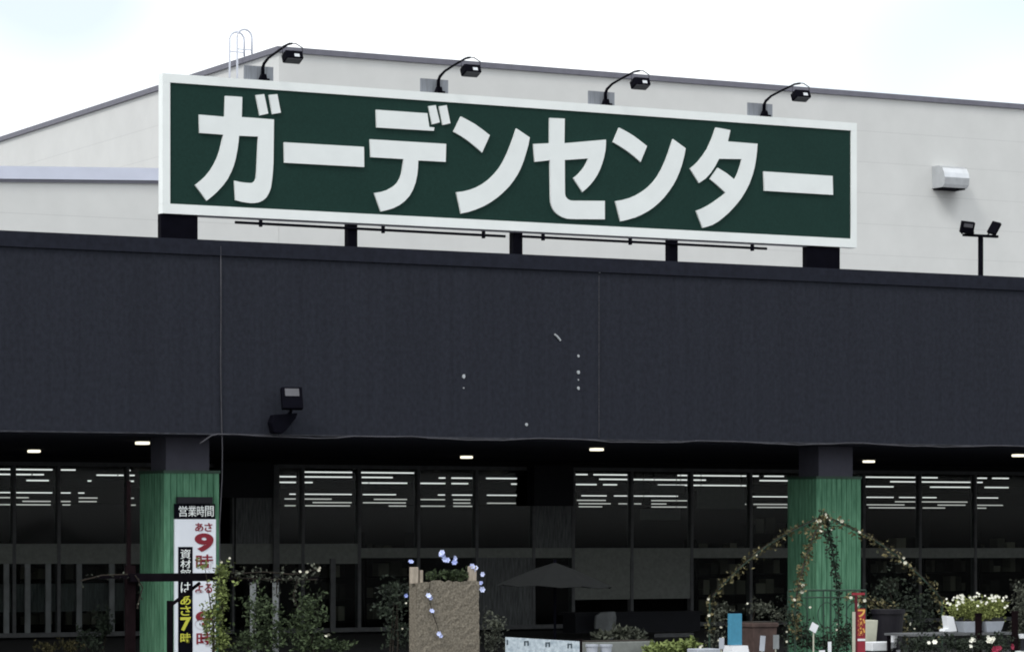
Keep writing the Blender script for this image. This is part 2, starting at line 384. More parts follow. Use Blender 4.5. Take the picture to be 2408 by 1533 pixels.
fr = MB(); fr.box(-34.9, 114.9, WY - .02, WY + .3, ZW + .001, 3.268); fr.build('window_head', M['winframe'], st)
for x in (X_(782, WY), X_(648, WY)):
    MB().box(x - .05, x + .05, WY - .03, WY + .015, .05, 3.16 if x < X_(700, WY) else 1.42).build('door_jamb', M['mullion'], st)

MB().box(-34.9, X_(-110, WY) - .01, WY + .01, WY + .3, 0.02, ZW).build('front_wall', M['infill'], st)
MB().box(X_(3110, WY) + .01, 114.9, WY + .01, WY + .3, 0.02, ZW).build('front_wall', M['infill'], st)
# ceiling strip lights inside, read row by row
def zx(z, x): return {1: 0, 2: 510.9, 3: 1021.8, 4: 1532.7, 5: 1915.8}[z] + x * (.33322 if z == 5 else .33336)
ROWS = [140, 128, 117, 104, 77, 66, 58, 50.5]
STR = {
 1: {1: [(0, 72), (88, 365), (432, 655), (672, 805), (815, 862)], 2: [(415, 550), (1015, 1390), (1432, 1803)]},
 2: {1: [(0, 128), (138, 365), (432, 528), (880, 915)], 2: [(620, 945), (1018, 1392)], 3: [(1003, 1073), (1128, 1365)], 4: [(188, 257), (300, 667), (712, 747), (800, 925)], 5: [(367, 712), (760, 860), (1155, 1208), (1260, 1313), (1330, 1362)]},
 3: {1: [(0, 72), (115, 217), (235, 305), (685, 822), (838, 945)], 2: [(415, 550), (620, 945), (1025, 1232), (1568, 1603)], 3: [(125, 270), (370, 575), (1168, 1365), (1408, 1530)], 4: [(0, 257), (300, 375), (767, 953)], 5: [(540, 713), (760, 1092), (1143, 1178)]},
 4: {1: [(190, 340), (622, 640), (878, 940)], 2: [(415, 550), (620, 668), (1025, 1062), (1078, 1335), (1437, 1603)], 3: [(125, 232), (545, 575), (1003, 1138), (1195, 1282)], 4: [(48, 257), (300, 665)], 5: [(367, 550), (820, 1092), (1205, 1362)]},
 5: {1: [(0, 72), (115, 365), (432, 495), (555, 592)], 2: [(512, 550), (620, 945), (1030, 1257), (1560, 1603)], 3: [(127, 270), (373, 575), (1040, 1210), (1270, 1363), (1410, 1530)], 4: [(0, 180), (545, 608), (715, 953)], 5: [(370, 553), (600, 717), (765, 855), (1148, 1290)]},
 6: {1: [(0, 72), (115, 200), (558, 685), (905, 942)], 2: [(478, 550), (620, 803), (1108, 1335), (1437, 1603)], 3: [(135, 250), (1008, 1205)], 4: [(0, 257), (545, 590)], 5: [(570, 717), (758, 1075)]},
 7: {1: [(160, 355), (432, 495), (558, 680)], 2: [(675, 945), (1030, 1327)], 3: [(135, 250), (373, 570), (1020, 1240), (1300, 1365), (1410, 1455)], 4: [(0, 100), (635, 672), (720, 953)], 5: [(370, 630), (870, 1060), (1148, 1325)]},
 8: {1: [(0, 72), (115, 355), (442, 495), (905, 955)], 2: [(478, 550), (622, 935), (1212, 1330), (1437, 1603)], 3: [(135, 265), (1020, 1180)], 4: [(0, 245), (745, 953)], 5: [(385, 713), (765, 918), (1150, 1208)]},
}
ORD = ['top', 'second', 'third', 'fourth', 'fifth', 'sixth', 'seventh', 'lowest']
NTH = ['first', 'second', 'third', 'fourth', 'fifth', 'sixth', 'seventh', 'eighth', 'ninth', 'tenth', 'eleventh', 'twelfth']
def bay_name(px):
    i = max(k for k in range(len(BAYS)) if BAYS[k] <= px)
    if px < 330: return '%s window left of the left pillar' % NTH[max(0, 3 - i)]
    if px < 1860: return '%s window right of the left pillar' % NTH[max(0, i - 6)]
    return '%s window right of the right pillar' % NTH[max(0, i - 18)]
ZLT = 3.25
strips = []
for r, dd in STR.items():
    dep = (ZLT - CAM.z) * FOC / ROWS[r - 1]
    Yr = CAM.y + dep * (CS + .0272 * SN)
    for z, lst in dd.items():
        for x0, x1 in lst: strips.append((r, zx(z, x0), zx(z, x1), Yr))
seen = {}
for s_ in strips: seen.setdefault((s_[0], bay_name((s_[1] + s_[2]) / 2)), []).append(s_)
unit = None
for (r, bn), lst in seen.items():
    lst.sort(key=lambda q: q[1])
    for j, (rr, p0, p1, Yr) in enumerate(lst):
        if unit is None:
            o = MB().box(-.5, .5, -.05, .05, -.035, .035).build('strip_light', M['strip']); unit = o
        else:
            o = unit.copy(); COL.objects.link(o)
        if r >= 6: o.material_slots[0].link = 'OBJECT'; o.material_slots[0].material = M['strip_dim']
        xa, xb = X_(p0, Yr), X_(p1, Yr)
        zz = ZLT if r < 5 else ZLT
        o.location = ((xa + xb) / 2, Yr, zz); o.scale = (xb - xa, 1, (2.9 if r < 5 else 2.4) * (Yr - CAM.y) / .9 / FOC / .07)
        pos = '' if len(lst) == 1 else [', leftmost piece', ', next piece', ', third piece', ', fourth piece', ', fifth piece'][j] if j < len(lst) - 1 else ', rightmost piece'
        tag(o, 'lit strip light, %s row, %s%s' % (ORD[r - 1], bn, pos), 'strip light', 'strip lights on the store ceiling')
# a dark bulkhead that splits the rows into two bands
MB().box(-34, 114, 52, 52.4, 3.24, 3.49).build('interior_bulkhead', M['inside'], st)

goods = mat('dull_shelf_goods', (0.05, 0.05, 0.045), 0.8, var=0.6, col2=(0.3, 0.28, 0.22), island=True, spec=0.1)
def shelf(px0, px1, Y, top, label, seed):
    rs = random.Random(seed); x0, x1 = X_(px0, Y), X_(px1, Y)
    t = thing('shelf_unit', ((x0 + x1) / 2, Y, 0.03), label, 'shelf', 'shelves inside the store')
    f = MB()
    f.bm.free()
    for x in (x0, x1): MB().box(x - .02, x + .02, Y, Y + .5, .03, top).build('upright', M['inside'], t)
    z = .2; gd = MB(); bd = MB()
    while z < top - .15:
        bd.box(x0 + .021, x1 - .021, Y, Y + .48, z - .025, z); x = x0 + .05
        while x < x1 - .2:
            w_ = rs.uniform(.08, .26); h_ = rs.uniform(.1, .33)
            if rs.random() < .8: gd.box(x, x + w_, Y + .02, Y + .3, z + .002, z + h_)
            x += w_ + rs.uniform(.005, .06)
        z += .42
    bd.build('shelf', M['inside'], t); o = gd.build('goods', goods, t); o['kind'] = 'stuff'
for k, (a, b, Y, top, lab) in enumerate(((720, 840, 15, 1.5, 'dim shelf of goods behind the second window right of the left pillar'), (860, 980, 15.6, 1.9, 'dim shelf of goods behind the window left of the coir column'),
        (1640, 1760, 15, 1.75, 'dim shelf of goods behind the window left of the right pillar'), (1775, 1850, 15.5, 2.1, 'tall dim shelf of goods tight beside the right pillar'),
        (2045, 2155, 15, 1.8, 'dim shelf of goods behind the first window right of the right pillar'), (2175, 2290, 15.6, 1.6, 'dim shelf of goods behind the glass over the flower mound'), (2305, 2420, 15, 1.9, 'dim shelf of goods behind the glass at the right edge'),
        (45, 135, 15.5, 1.7, 'dim shelf of goods behind the pale door stiles at far left'), (150, 290, 15, 1.5, 'dim shelf of goods behind the door beside the left pillar'))): shelf(a, b, Y, top, lab, k)
for px0, px1, y0, y1, Y, lab in ((1640, 1752, 1142, 1196, 20, 'grey green hanging panel inside the glass, left of the right pillar'), (1505, 1600, 1196, 1222, 22, 'faint hanging panel inside the glass, lower and further left'), (1530, 1610, 1140, 1160, 21, 'faint small hanging panel among the strip lights')):
    a, b = D(px0, y0, Y), D(px1, y1, Y)
    t = thing('hanging_panel', ((a.x + b.x) / 2, Y, b.z), lab, 'hanging sign', 'hanging panels inside the store')
    MB().box(a.x, b.x, Y, Y + .02, b.z, a.z).build('board', M['infill'], t)
    w_ = MB()
    for x in (a.x + .1, b.x - .1): w_.box(x - .005, x + .005, Y + .005, Y + .015, a.z + .001, 3.499)
    w_.build('wire', M['inside'], t)

# ------------------------------------------------------------------ dark canopy
ca = thing('entrance_canopy', (0, 0, 0), 'long dark charcoal canopy with a deep ribbed fascia on green pillars', 'canopy')
ZB, ZF, ZC = 3.295, 5.77, 5.985
seams = [-24, X_(520, 0) - 11.4, X_(520, 0) - 5.7, X_(520, 0), X_(1408, 0), X_(1408, 0) + 11.5, 40]
for a, b in zip(seams, seams[1:]):
    m = MB(); x = a + .006
    pts = []                                        # shallow ribbed profile seen from above
    while x < b - .006:
        pts += [(x, 0.0), (min(x + .17, b - .006), 0.0), (min(x + .185, b - .006), .002), (min(x + .2, b - .006), .002)]
        x += .215
    pts.append((b - .006, 0.0))
    lo = [m.bm.verts.new((p[0], p[1], ZB)) for p in pts]; hi = [m.bm.verts.new((p[0], p[1], ZF)) for p in pts]
    for q in range(len(pts) - 1):
        if (pts[q + 1][0] - pts[q][0]) > 1e-5: m.bm.faces.new((lo[q], lo[q + 1], hi[q + 1], hi[q]))
    m.build('fascia_sheet', M['fascia'], ca)
MB().box(-24, 40, .02, .16, ZB + .004, ZF - .004).build('fascia_backing', M['fascia_dark'], ca)
m = MB(); m.box(-24, 40, -.035, .3, ZF + .004, ZC); m.build('coping', M['fascia_dark'], ca)
m = MB()
for q in range(70):                                   # slightly dented bottom edge
    x = -24 + q * .92
    m.box(x, x + .918, -.012 - random.uniform(0, .006), -.002, ZB - .006 + random.uniform(-.006, .006), ZB + .012)
m.build('edge_trim', M['seam'], ca)
for px in (520, 1408):
    x = X_(px, 0); MB().box(x - .008, x + .008, -.01, -.002, ZB + .03, ZF - .04).build('seam_strip', M['seam'], ca)
MB().box(-24, 40, .17, 12.95, 3.27, 3.292).build('soffit', M['soffit'], ca)
MB().box(-24, 40, .31, 12.95, 5.2, 5.3).build('roof_deck', M['roofdeck'], ca)
m = MB()
for px, py, rr in ((1090, 885, .035), (1360, 837, .022), (1360, 876, .032), (1360, 913, .028), (1238, 998, .025), (1090, 912, .012), (1410, 640, .018), (1360, 893, .013)):
    p = D(px, py, -.004); n = 7
    m.prism([(p.x + rr * random.uniform(.6, 1) * math.cos(6.283 * k / n), p.z + rr * random.uniform(.7, 1.1) * math.sin(6.283 * k / n)) for k in range(n)][::-1], -.012, -.002)
p0, p1 = D(1303, 786, 0), D(1317, 801, 0)
m.tube([(p0.x, -.012, p0.z), ((p0.x + p1.x) / 2, -.014, (p0.z + p1.z) / 2 + .01), (p1.x, -.012, p1.z)], .014, 6)
m.build('filler_patch', M['chip'], ca)
# pillars
PIL = []
for x1 in (-4.44, 6.44):
    x0 = x1 - .83; yb = 1.43 if x1 < 0 else 1.33
    m = MB(); n = 9; pr = []
    def edge(a, b, k):                                # board cladding: flat boards with narrow recessed joints
        d = (b - a); u = d.normalized(); nrm = Vector((u.y, -u.x, 0)); w_ = d.length / k
        for i in range(k):
            s0 = a + u * (w_ * i); pr.extend([s0 + u * .006 - nrm * .012, s0 + u * .012, s0 + u * (w_ - .006) + nrm * random.uniform(0, .004), s0 + u * w_ - nrm * .012])
    cs = [Vector((x0, .5, 0)), Vector((x1, .5, 0)), Vector((x1, yb, 0)), Vector((x0, yb, 0))]
    for a, b in zip(cs, cs[1:] + cs[:1]): edge(a, b, n)
    lo = [m.bm.verts.new((p.x, p.y, 0.0)) for p in pr]; hi = [m.bm.verts.new((p.x, p.y, 2.795)) for p in pr]
    for i in range(len(pr)): m.bm.faces.new((lo[i], lo[(i + 1) % len(pr)], hi[(i + 1) % len(pr)], hi[i]))
    m.bm.faces.new(hi)
    pl = m.build('pillar', M['green'], ca)
    na, nb_ = ((390, 492) if x1 < 0 else (1925, 2005))
    subpart(MB().box(X_(na, .56), X_(nb_, .56), .56, 1.12, 2.802, 3.268).build('pillar_neck', M['neck']), pl)
    subpart(MB().box(x0 - .012, x1 + .012,   .488, yb + .012, 2.76, 2.8).build('pillar_cap', M['gaz']), pl)

# soffit lamps
first = None
for px, py, lab in ((335, 1043, 'square lit soffit lamp just above the left green pillar'), (1403, 1058, 'square lit soffit lamp near the fascia, midway between the pillars'), (2395, 1072, 'square lit soffit lamp at the far right end'),
                    (80, 1062, 'square lit soffit lamp farthest left, beyond the sign pillar'), (1097, 1076, 'square lit soffit lamp deeper in, above the coir flower column'), (2043, 1086, 'square lit soffit lamp beside the right green pillar')):
    b = HY - py; t = (3.235 - CAM.z) * FOC / b; a = (px - CXP) / FOC
    x, y = CAM.x + t * (SN + a * CS), CAM.y + t * (CS - a * SN)
    if first is None:
        first = MB().box(-.086, .086, -.086, .086, -.012, .03).build('soffit_lamp', M['downlight'], bevel=.012); o = first
    else: o = first.copy(); COL.objects.link(o)
    o.location = (x, y, 3.235); tag(o, lab, 'ceiling lamp', 'lit lamps under the canopy')

# cable along the bottom edge
pts = [D(470, 1043, -.03), D(484, 1033, -.035), D(497, 1024, -.04)]
x = X_(510, 0); random.seed(3)
while x < 12:
    pts.append(Vector((x, -.035, ZB - .012 + .018 * math.sin(x * 2.3) + random.uniform(-.01, .01)))); x += .3
tag(MB().tube(pts, .011, 6).build('edge_cable', M['cable'], smooth=True), 'thin grey cable sagging along the bottom edge of the dark fascia', 'cable')
p0 = D(519, 560, -.03)
pts = [Vector((p0.x, -.03, 5.9)), Vector((p0.x + .005, -.025, 5.0)), Vector((p0.x + .0, -.022, 4.2)), Vector((p0.x + .02, -.022, 3.4)), Vector((p0.x + .03, -.02, 3.1)), Vector((p0.x + .035, -.0, 2.7)), Vector((p0.x + .02, .06, 2.0)), Vector((p0.x + .03, .06, 1.0)), Vector((p0.x + .02, .06, 0.01))]
tag(MB().tube(pts, .007, 6).build('drop_cable', M['cable'], smooth=True), 'thin grey cable hanging straight down the fascia past the left pillar', 'cable')

# ------------------------------------------------------------------ the green roof sign
SY = .3
sg = thing('roof_sign', (0.4, SY, 5.99), 'huge white framed dark green sign reading ガーデンセンター above the canopy', 'sign')
sx0, sx1, sz0, sz1 = -5.375, 6.226, 6.357, 8.30
gx0, gx1, gz0, gz1 = -5.262, 6.118, 6.494, 8.177
m = MB()
m.box(sx0, sx1, SY, SY + .15, gz1, sz1); m.box(sx0, sx1, SY, SY + .15, sz0, gz0)
m.box(sx0, gx0, SY, SY + .15, gz0 + .001, gz1 - .001); m.box(gx1, sx1, SY, SY + .15, gz0 + .001, gz1 - .001)
m.build('frame', M['swhite'], sg)
MB().box(gx0 + .001, gx1 - .001, SY + .02, SY + .14, gz0 + .001, gz1 - .001).build('panel', M['sgreen'], sg)
A = lambda L_: [((400 + x / 2.6756) / 1.17442, (150 + y / 2.6756) / 1.17442) for x, y in L_]
B = lambda L_: [((1200 + x / 2.00667) / 1.17442, (200 + y / 2.00667) / 1.17442) for x, y in L_]
GL = [
 A([(592,310),(655,313),(718,318),(714,466),(830,474),(952,484),(950,650),(948,800),(944,870),(938,930),(930,985),(916,1025),(895,1060),(872,1080),(845,1094),(815,1100),(780,1101),(720,1093),(668,1079),(660,935),(700,945),(740,950),(775,953),(797,950),(812,938),(820,915),(824,880),(826,840),(836,610),(694,604),(690,650),(682,710),(670,770),(655,825),(637,870),(612,920),(580,965),(535,1015),(500,1047),(455,1083),(370,968),(415,933),(450,900),(482,860),(510,815),(534,765),(552,712),(564,660),(573,620),(578,596),(403,583),(400,448),(588,464)]),
 A([(818,304),(880,297),(910,440),(848,454)]), A([(915,302),(977,297),(1003,434),(940,444)]),
 A([(1027,652),(1617,686),(1619,835),(1030,803)]),
 A([(1707,412),(2085,438),(2100,540),(2137,543),(2133,568),(1712,543)]),
 A([(1662,630),(2224,664),(2221,797),(2018,786),(2016,840),(2010,895),(1998,950),(1980,1000),(1955,1045),(1920,1085),(1880,1115),(1835,1138),(1790,1152),(1742,1163),(1693,1026),(1745,1018),(1790,1004),(1830,982),(1862,955),(1882,922),(1895,885),(1903,840),(1910,776),(1668,762)]),
 A([(2095,385),(2147,378),(2178,505),(2122,520)]), A([(2172,387),(2228,378),(2256,512),(2200,524)]),
 B([(145,246),(185,267),(225,290),(267,320),(305,350),(262,446),(228,416),(190,385),(150,357),(104,330)]),
 B([(452,312),(526,362),(518,405),(505,450),(492,493),(475,535),(457,570),(435,603),(410,635),(380,665),(347,694),(310,720),(272,742),(230,760),(188,774),(146,783),(120,665),(160,660),(200,650),(234,637),(265,620),(298,596),(330,565),(357,533),(380,495),(400,455),(418,410),(437,360)]),
 B([(636,254),(720,258),(718,394),(948,374),(948,402),(945,435),(938,470),(928,505),(915,540),(900,570),(882,598),(860,625),(840,645),(818,664),(768,588),(785,575),(802,558),(818,540),(832,520),(842,500),(850,478),(720,487),(721,672),(725,690),(735,702),(750,710),(770,712),(942,713),(942,815),(770,814),(735,812),(708,804),(688,793),(670,779),(657,763),(648,742),(643,720),(641,695),(638,488),(555,497),(547,398),(636,394)]),
 B([(1022,308),(1062,329),(1100,352),(1138,380),(1176,410),(1140,498),(1106,468),(1070,440),(1030,413),(988,388)]),
 B([(1320,371),(1390,422),(1382,465),(1371,508),(1357,550),(1340,590),(1319,628),(1295,663),(1269,696),(1240,725),(1211,750),(1180,771),(1145,790),(1110,805),(1070,817),(1030,826),(1001,714),(1040,708),(1080,697),(1114,683),(1145,665),(1180,640),(1210,610),(1235,577),(1256,540),(1275,500),(1291,458),(1306,415)]),
 B([(1558,307),(1600,314),(1638,322),(1624,384),(1788,397),(1785,440),(1780,482),(1772,527),(1760,572),(1743,618),(1722,660),(1696,702),(1665,740),(1634,774),(1600,804),(1571,827),(1540,845),(1512,855),(1485,862),(1448,768),(1480,756),(1512,740),(1543,721),(1572,700),(1594,684),(1612,668),(1570,630),(1525,592),(1568,530),(1617,560),(1662,596),(1678,564),(1690,530),(1697,505),(1700,482),(1575,480),(1554,520),(1530,557),(1500,590),(1464,614),(1415,535),(1440,515),(1462,493),(1488,460),(1511,425),(1537,368)]),
 B([(1823,550),(2204,575),(2207,680),(1827,657)]),
]
for ids in ((0, 1, 2), (3,), (4, 5, 6, 7), (8, 9), (10,), (11, 12), (13,), (14,)):
    m = MB()
    for k in ids:
        q = [D(x, y, SY) for x, y in GL[k]]; m.prism([(v.x, v.z) for v in q], SY - .012, SY + .019)
    m.build('character', M['lwhite'], sg)
m = MB(); m.box(X_(371, SY + .15), X_(465, SY + .03), SY + .03, SY + .15, 5.99, sz0 - .002); m.build('support_box', M['black'], sg)
m = MB(); m.box(X_(1887, SY + .15), X_(1975, SY + .03), SY + .03, SY + .15, 5.99, sz0 - .002); m.build('support_box', M['black'], sg)
for a, b in ((815, 837), (1203, 1225), (1570, 1590)):
    m = MB(); x0, x1 = X_(a, .4), X_(b, .4); m.box(x0, x1, .35, .47, 6.0, sz0 - .002); m.box(x0 - .12, x1 + .12, .32, .55, 5.99, 6.012); m.build('support_post', M['black'], sg)
MB().box(sx0 + .3, sx1 - .3, SY + .03, SY + .1, sz0 - .022, sz0 - .002).build('bottom_lip', M['wallcap'], sg)

def conduit(pa, pb, clamps, lab):
    a, b = D(*pa, .33), D(*pb, .33)
    t = thing('conduit_pipe', (a.x, .33, a.z), lab, 'pipe', 'black pipes below the roof sign')
    MB().tube([a, (a + b) / 2, b], .02, 8).build('tube', M['black'], t)
    for cx, cy in clamps:
        q = D(cx, cy, .33); f = (q.x - a.x) / (b.x - a.x); zz = a.z + (b.z - a.z) * f
        MB().box(q.x - .016, q.x + .016, .30, .36, zz - .045, sz0 - .024).build('clamp', M['black'], t)
conduit((553, 523), (1188, 556), ((613, 522), (901, 538), (1137, 550)), 'black conduit pipe under the left half of the green sign')
conduit((1226, 556), (1803, 585), ((1277, 556), (1482, 567), (1769, 580)), 'black conduit pipe under the right half of the green sign')

# sign lamps: one built, three copied
def sign_lamp(bx):
    t = thing('sign_lamp', (bx, SY + .1, 8.302), '', 'floodlight', 'lamps over the roof sign')
    MB().box(bx - .26, bx + .19, SY + .16, SY + .18, 8.29, 8.52).build('mounting_plate', M['lampgrey'], t)
    m = MB(); m.prism([(bx - .06, 8.303), (bx + .06, 8.303), (bx + .035, 8.40), (bx - .02, 8.40)], SY + .06, SY + .14)
    m.box(bx - .06, bx + .06, SY - .0, SY + .06, 8.303, 8.33); m.build('base_bracket', M['black'], t)
    b0 = Vector((bx, SY + .1, 8.36))
    MB().tube([b0, b0 + Vector((.0, 0, .13)), b0 + Vector((.0, -.04, .185)), b0 + Vector((0, -.2, .245)), b0 + Vector((0, -.5, .295)), b0 + Vector((0, -.85, .345)), b0 + Vector((0, -1.0, .34))], [.03, .027, .022, .018, .017, .016, .015], 8).build('arm', M['black'], t, smooth=True)
    hc = b0 + Vector((.0, -1.02, .15)); rot = Matrix.Rotation(R(-24), 3, 'X')
    m = MB(); m.tube([hc + Vector((-.15, 0, .02)), hc + Vector((-.15, 0, .14)), hc + Vector((-.05, 0, .19)), hc + Vector((.05, 0, .19)), hc + Vector((.15, 0, .14)), hc + Vector((.15, 0, .02))], .008, 6); m.build('yoke', M['cable'], t)
    hd = MB().obox(hc, (.26, .16, .12), rot).build('lamp_head', M['black'], t, bevel=.012)
    subpart(MB().obox(hc + rot @ Vector((.03, -.083, -.02)), (.075, .01, .045), rot).build('glint_plate', M['steel']), hd).location = (0, 0, 0)  # small bright plate added as the white glint on the lamp head
    subpart(MB().obox(hc + rot @ Vector((0, .0, -.063)), (.22, .13, .008), rot).build('lamp_glass', M['lens']), hd)
    return t
def copy_tree(o, parent=None):
    c = o.copy(); COL.objects.link(c)
    if parent is not None: c.parent = parent
    for ch in list(o.children): copy_tree(ch, c)
    return c
bx0 = X_(618, SY + .1)
L0 = sign_lamp(bx0)
L0['label'] = 'black arm lamp over the sign beside the roof ladder, leftmost of four'
for px, lab in ((1031, 'black arm lamp on the sign top above the letters デン'), (1424, 'black arm lamp on the sign top above the second ン'), (1797, 'black arm lamp on the sign top nearest the vent hood')):
    c = copy_tree(L0); c.location.x = X_(px, SY + .1); c['label'] = lab

# roof ladder hoops on the side wall
def hoop(Y, dz, hb):
    x0, x1 = XC - .2, XC + .1; zt = 11.25 + dz; pts = [Vector((x0, Y, 8.6))]
    pts.append(Vector((x0, Y, zt)))
    for k in range(9):
        a = math.pi - math.pi * k / 8; pts.append(Vector(((x0 + x1) / 2 + .15 * math.cos(a), Y, zt + .15 * math.sin(a))))
    pts.append(Vector((x1, Y, ZT + .17)))
    return pts
YL = DX(563, 240, XC).y
ld = thing('roof_ladder', (XC - .2, YL, 8.5), 'pale steel roof ladder with two hoop handrails behind the sign', 'ladder')
MB().tube(hoop(YL, 0, 0), .02, 8).build('handrail', M['pipe'], ld, smooth=True)
MB().tube(hoop(YL - .36, 0, 0), .02, 8).build('handrail', M['pipe'], ld, smooth=True)
for k in range(7):
    z = 8.75 + k * .27
    MB().tube([(XC - .2, YL, z), (XC - .2, YL - .36, z)], .013, 6).build('rung', M['pipe'], ld)
MB().tube([(XC + .1, YL, 11.02), (XC - .2, YL, 11.02)], .012, 6).build('tie_bar', M['pipe'], ld)
MB().tube([(XC + .1, YL - .36, 11.02), (XC - .2, YL - .36, 11.02)], .012, 6).build('tie_bar', M['pipe'], ld)

# vent hood
vh = thing('vent_hood', (X_(2222, WY), WY, 9.1), 'shiny steel vent hood on the pale wall right of the sign', 'vent')
vx0, vx1 = X_(2222, WY - .45), X_(2280, WY - .45); vz0, vz1 = Z_(2225, 440, WY - .4), Z_(2222, 389, WY - .3)
prof = [(WY - .002, vz0 - .0), (WY - .36, vz0), (WY - .43, vz0 + .06), (WY - .45, vz0 + .2), (WY - .42, vz0 + .3), (WY - .36, vz1 - .06), (WY - .26, vz1 - .01), (WY - .2, vz1), (WY - .002, vz1)]
m = MB(); a = [m.bm.verts.new((vx0, y, z)) for y, z in prof]; b = [m.bm.verts.new((vx1, y, z)) for y, z in prof]
m.bm.faces.new(a); m.bm.faces.new(b[::-1])
for i in range(1, len(prof) - 1): m.bm.faces.new((a[i], b[i], b[i + 1], a[i + 1]))
m.build('hood', M['steel'], vh)
MB().box(vx0 + .03, vx1 - .03, WY - .34, WY - .003, vz0 - .03, vz0 - .004).build('opening', M['black'], vh)

# twin floodlight on a mast
MY = .9
mx_, mz0 = X_(2306, MY), 5.3
tm = thing('twin_floodlight', (mx_, MY, 5.3), 'two black floodlights on a black post rising behind the fascia at right', 'floodlight')
zb = Z_(2306, 555, MY)
MB().box(mx_ - .03, mx_ + .03, MY - .03, MY + .03, 5.3, zb - .02).build('post', M['black'], tm)
xa, xb = X_(2266, MY), X_(2345, MY)
MB().box(xa, xb, MY - .035, MY + .035, zb - .018, zb + .022).build('crossbar', M['black'], tm)
hx, hz = X_(2278, MY - .1), Z_(2278, 536, MY - .1)
rot = Matrix.Rotation(R(18), 3, 'X') @ Matrix.Rotation(R(-20), 3, 'Z')
h1 = MB().obox((hx, MY - .06, hz + .01), (.22, .09, .19), rot).build('lamp_head', M['black'], tm, bevel=.01)
subpart(MB().obox(Vector((hx, MY - .06, hz + .01)) + rot @ Vector((0, -.048, .04)), (.15, .008, .06), rot).build('lamp_glass', M['lens']), h1)
m = MB(); m.tube([(hx - .1, MY - .06, hz - .06), (hx - .08, MY - .02, zb + .02)], .014, 6); m.tube([(hx + .12, MY - .06, hz - .06), (hx + .14, MY - .02, zb + .02)], .018, 6); m.build('bracket', M['black'], tm)
hx2, hz2 = X_(2338, MY), Z_(2338, 541, MY)
rot = Matrix.Rotation(R(33), 3, 'Y') @ Matrix.Rotation(R(28), 3, 'Z')
MB().obox((hx2 + .0, MY, hz2 + .03), (.06, .16, .22), rot).build('lamp_head', M['black'], tm, bevel=.01)
m = MB(); m.tube([(hx2 - .03, MY, hz2 - .05), (hx2 - .01, MY, zb + .02)], .02, 6); m.tube([(hx2 - .03, MY, hz2 - .02), (hx2 - .14, MY, zb + .02)], .01, 6); m.build('bracket', M['black'], tm)

# wall floodlight on the fascia
fl = thing('wall_floodlight', (X_(665, 0), -.02, Z_(665, 995, 0)), 'black floodlight pair fixed low on the dark fascia left of centre', 'floodlight')
hc = D(686, 937, -.3); rot = Matrix.Rotation(R(-12), 3, 'Z') @ Matrix.Rotation(R(-18), 3, 'X')
h1 = MB().obox(hc, (.30, .09, .32), rot).build('lamp_head', M['black'], fl, bevel=.015)
subpart(MB().obox(hc + rot @ Vector((.0, -.048, .075)), (.2, .01, .11), rot).build('lamp_glass', M['lens']), h1)
q = D(666, 993, -.12)
m = MB(); m.prism([(D(x, y, -.12).x, D(x, y, -.12).z) for x, y in ((641, 975), (696, 971), (690, 985), (668, 1012), (658, 1020), (640, 1018), (634, 994))], -.2, -.03)
m.build('lamp_head', M['black'], fl, bevel=.015)
MB().tube([hc + Vector((0, .03, -.14)), D(684, 968, -.18), D(676, 976, -.12)], .022, 8).build('bracket', M['black'], fl)

# ------------------------------------------------------------------ opening-hours sign on the left pillar
PY = .44
hs = thing('hours_sign', (X_(460, PY), PY, 0.1), 'tall white opening hours board with red 9 on the left green pillar', 'sign')
def RX(a): return X_(a, PY)
def RZ(b): return Z_(460, b, PY)
MB().box(RX(412), RX(508), PY + .004, PY + .05, .12, RZ(1220)).build('board', M['paper'], hs)
MB().box(RX(412), RX(506), PY - .002, PY + .05, RZ(1219.5), RZ(1184)).build('title_panel', M['black'], hs)
MB().box(RX(417), RX(499), PY - .02, PY + .05, RZ(1183.5), RZ(1168)).build('cap', M['darkbox'], hs)
MB().box(RX(419), RX(453), PY - .001, PY + .003, .16, RZ(1285)).build('side_panel', M['black'], hs)
def rect(a, b, c, d): return (RX(a), RZ(d), RX(c), RZ(b))
def char(ch, r_, y, m_, bold):
    textmesh(ch, rect(*r_), y, M[m_], 'numeral' if ch in '789' else 'character', hs, bold=bold)
for ch, (a, c) in zip('営業時間', ((420, 440), (442, 461), (463, 480), (482, 502))): char(ch, (a, 1189, c, 1214), PY - .003, 'swhite', 0)
for ch, r_, b_ in (('あ', (459, 1229, 478, 1249), .02), ('さ', (481, 1229, 499, 1249), .02), ('9', (458, 1253, 502, 1297), .045), ('時', (461, 1303, 501, 1338), .012), ('よ', (459, 1372, 478, 1394), .02), ('る', (481, 1372, 499, 1394), .02), ('8', (459, 1436, 502, 1480), .045), ('時', (462, 1486, 500, 1518), .012)):
    char(ch, r_, PY + .003, 'redink', b_)
for ch, r_ in (('資', (424, 1291, 448, 1313)), ('材', (424, 1315, 448, 1335)), ('館', (424, 1337, 448, 1359)), ('は', (425, 1368, 448, 1392))): char(ch, r_, PY - .002, 'swhite', 0)
for ch, r_ in (('あ', (424, 1398, 448, 1421)), ('さ', (424, 1423, 448, 1446)), ('7', (424, 1450, 449, 1482)), ('時', (424, 1487, 448, 1511))): char(ch, r_, PY - .002, 'yellow', .03 if ch == '7' else .012)

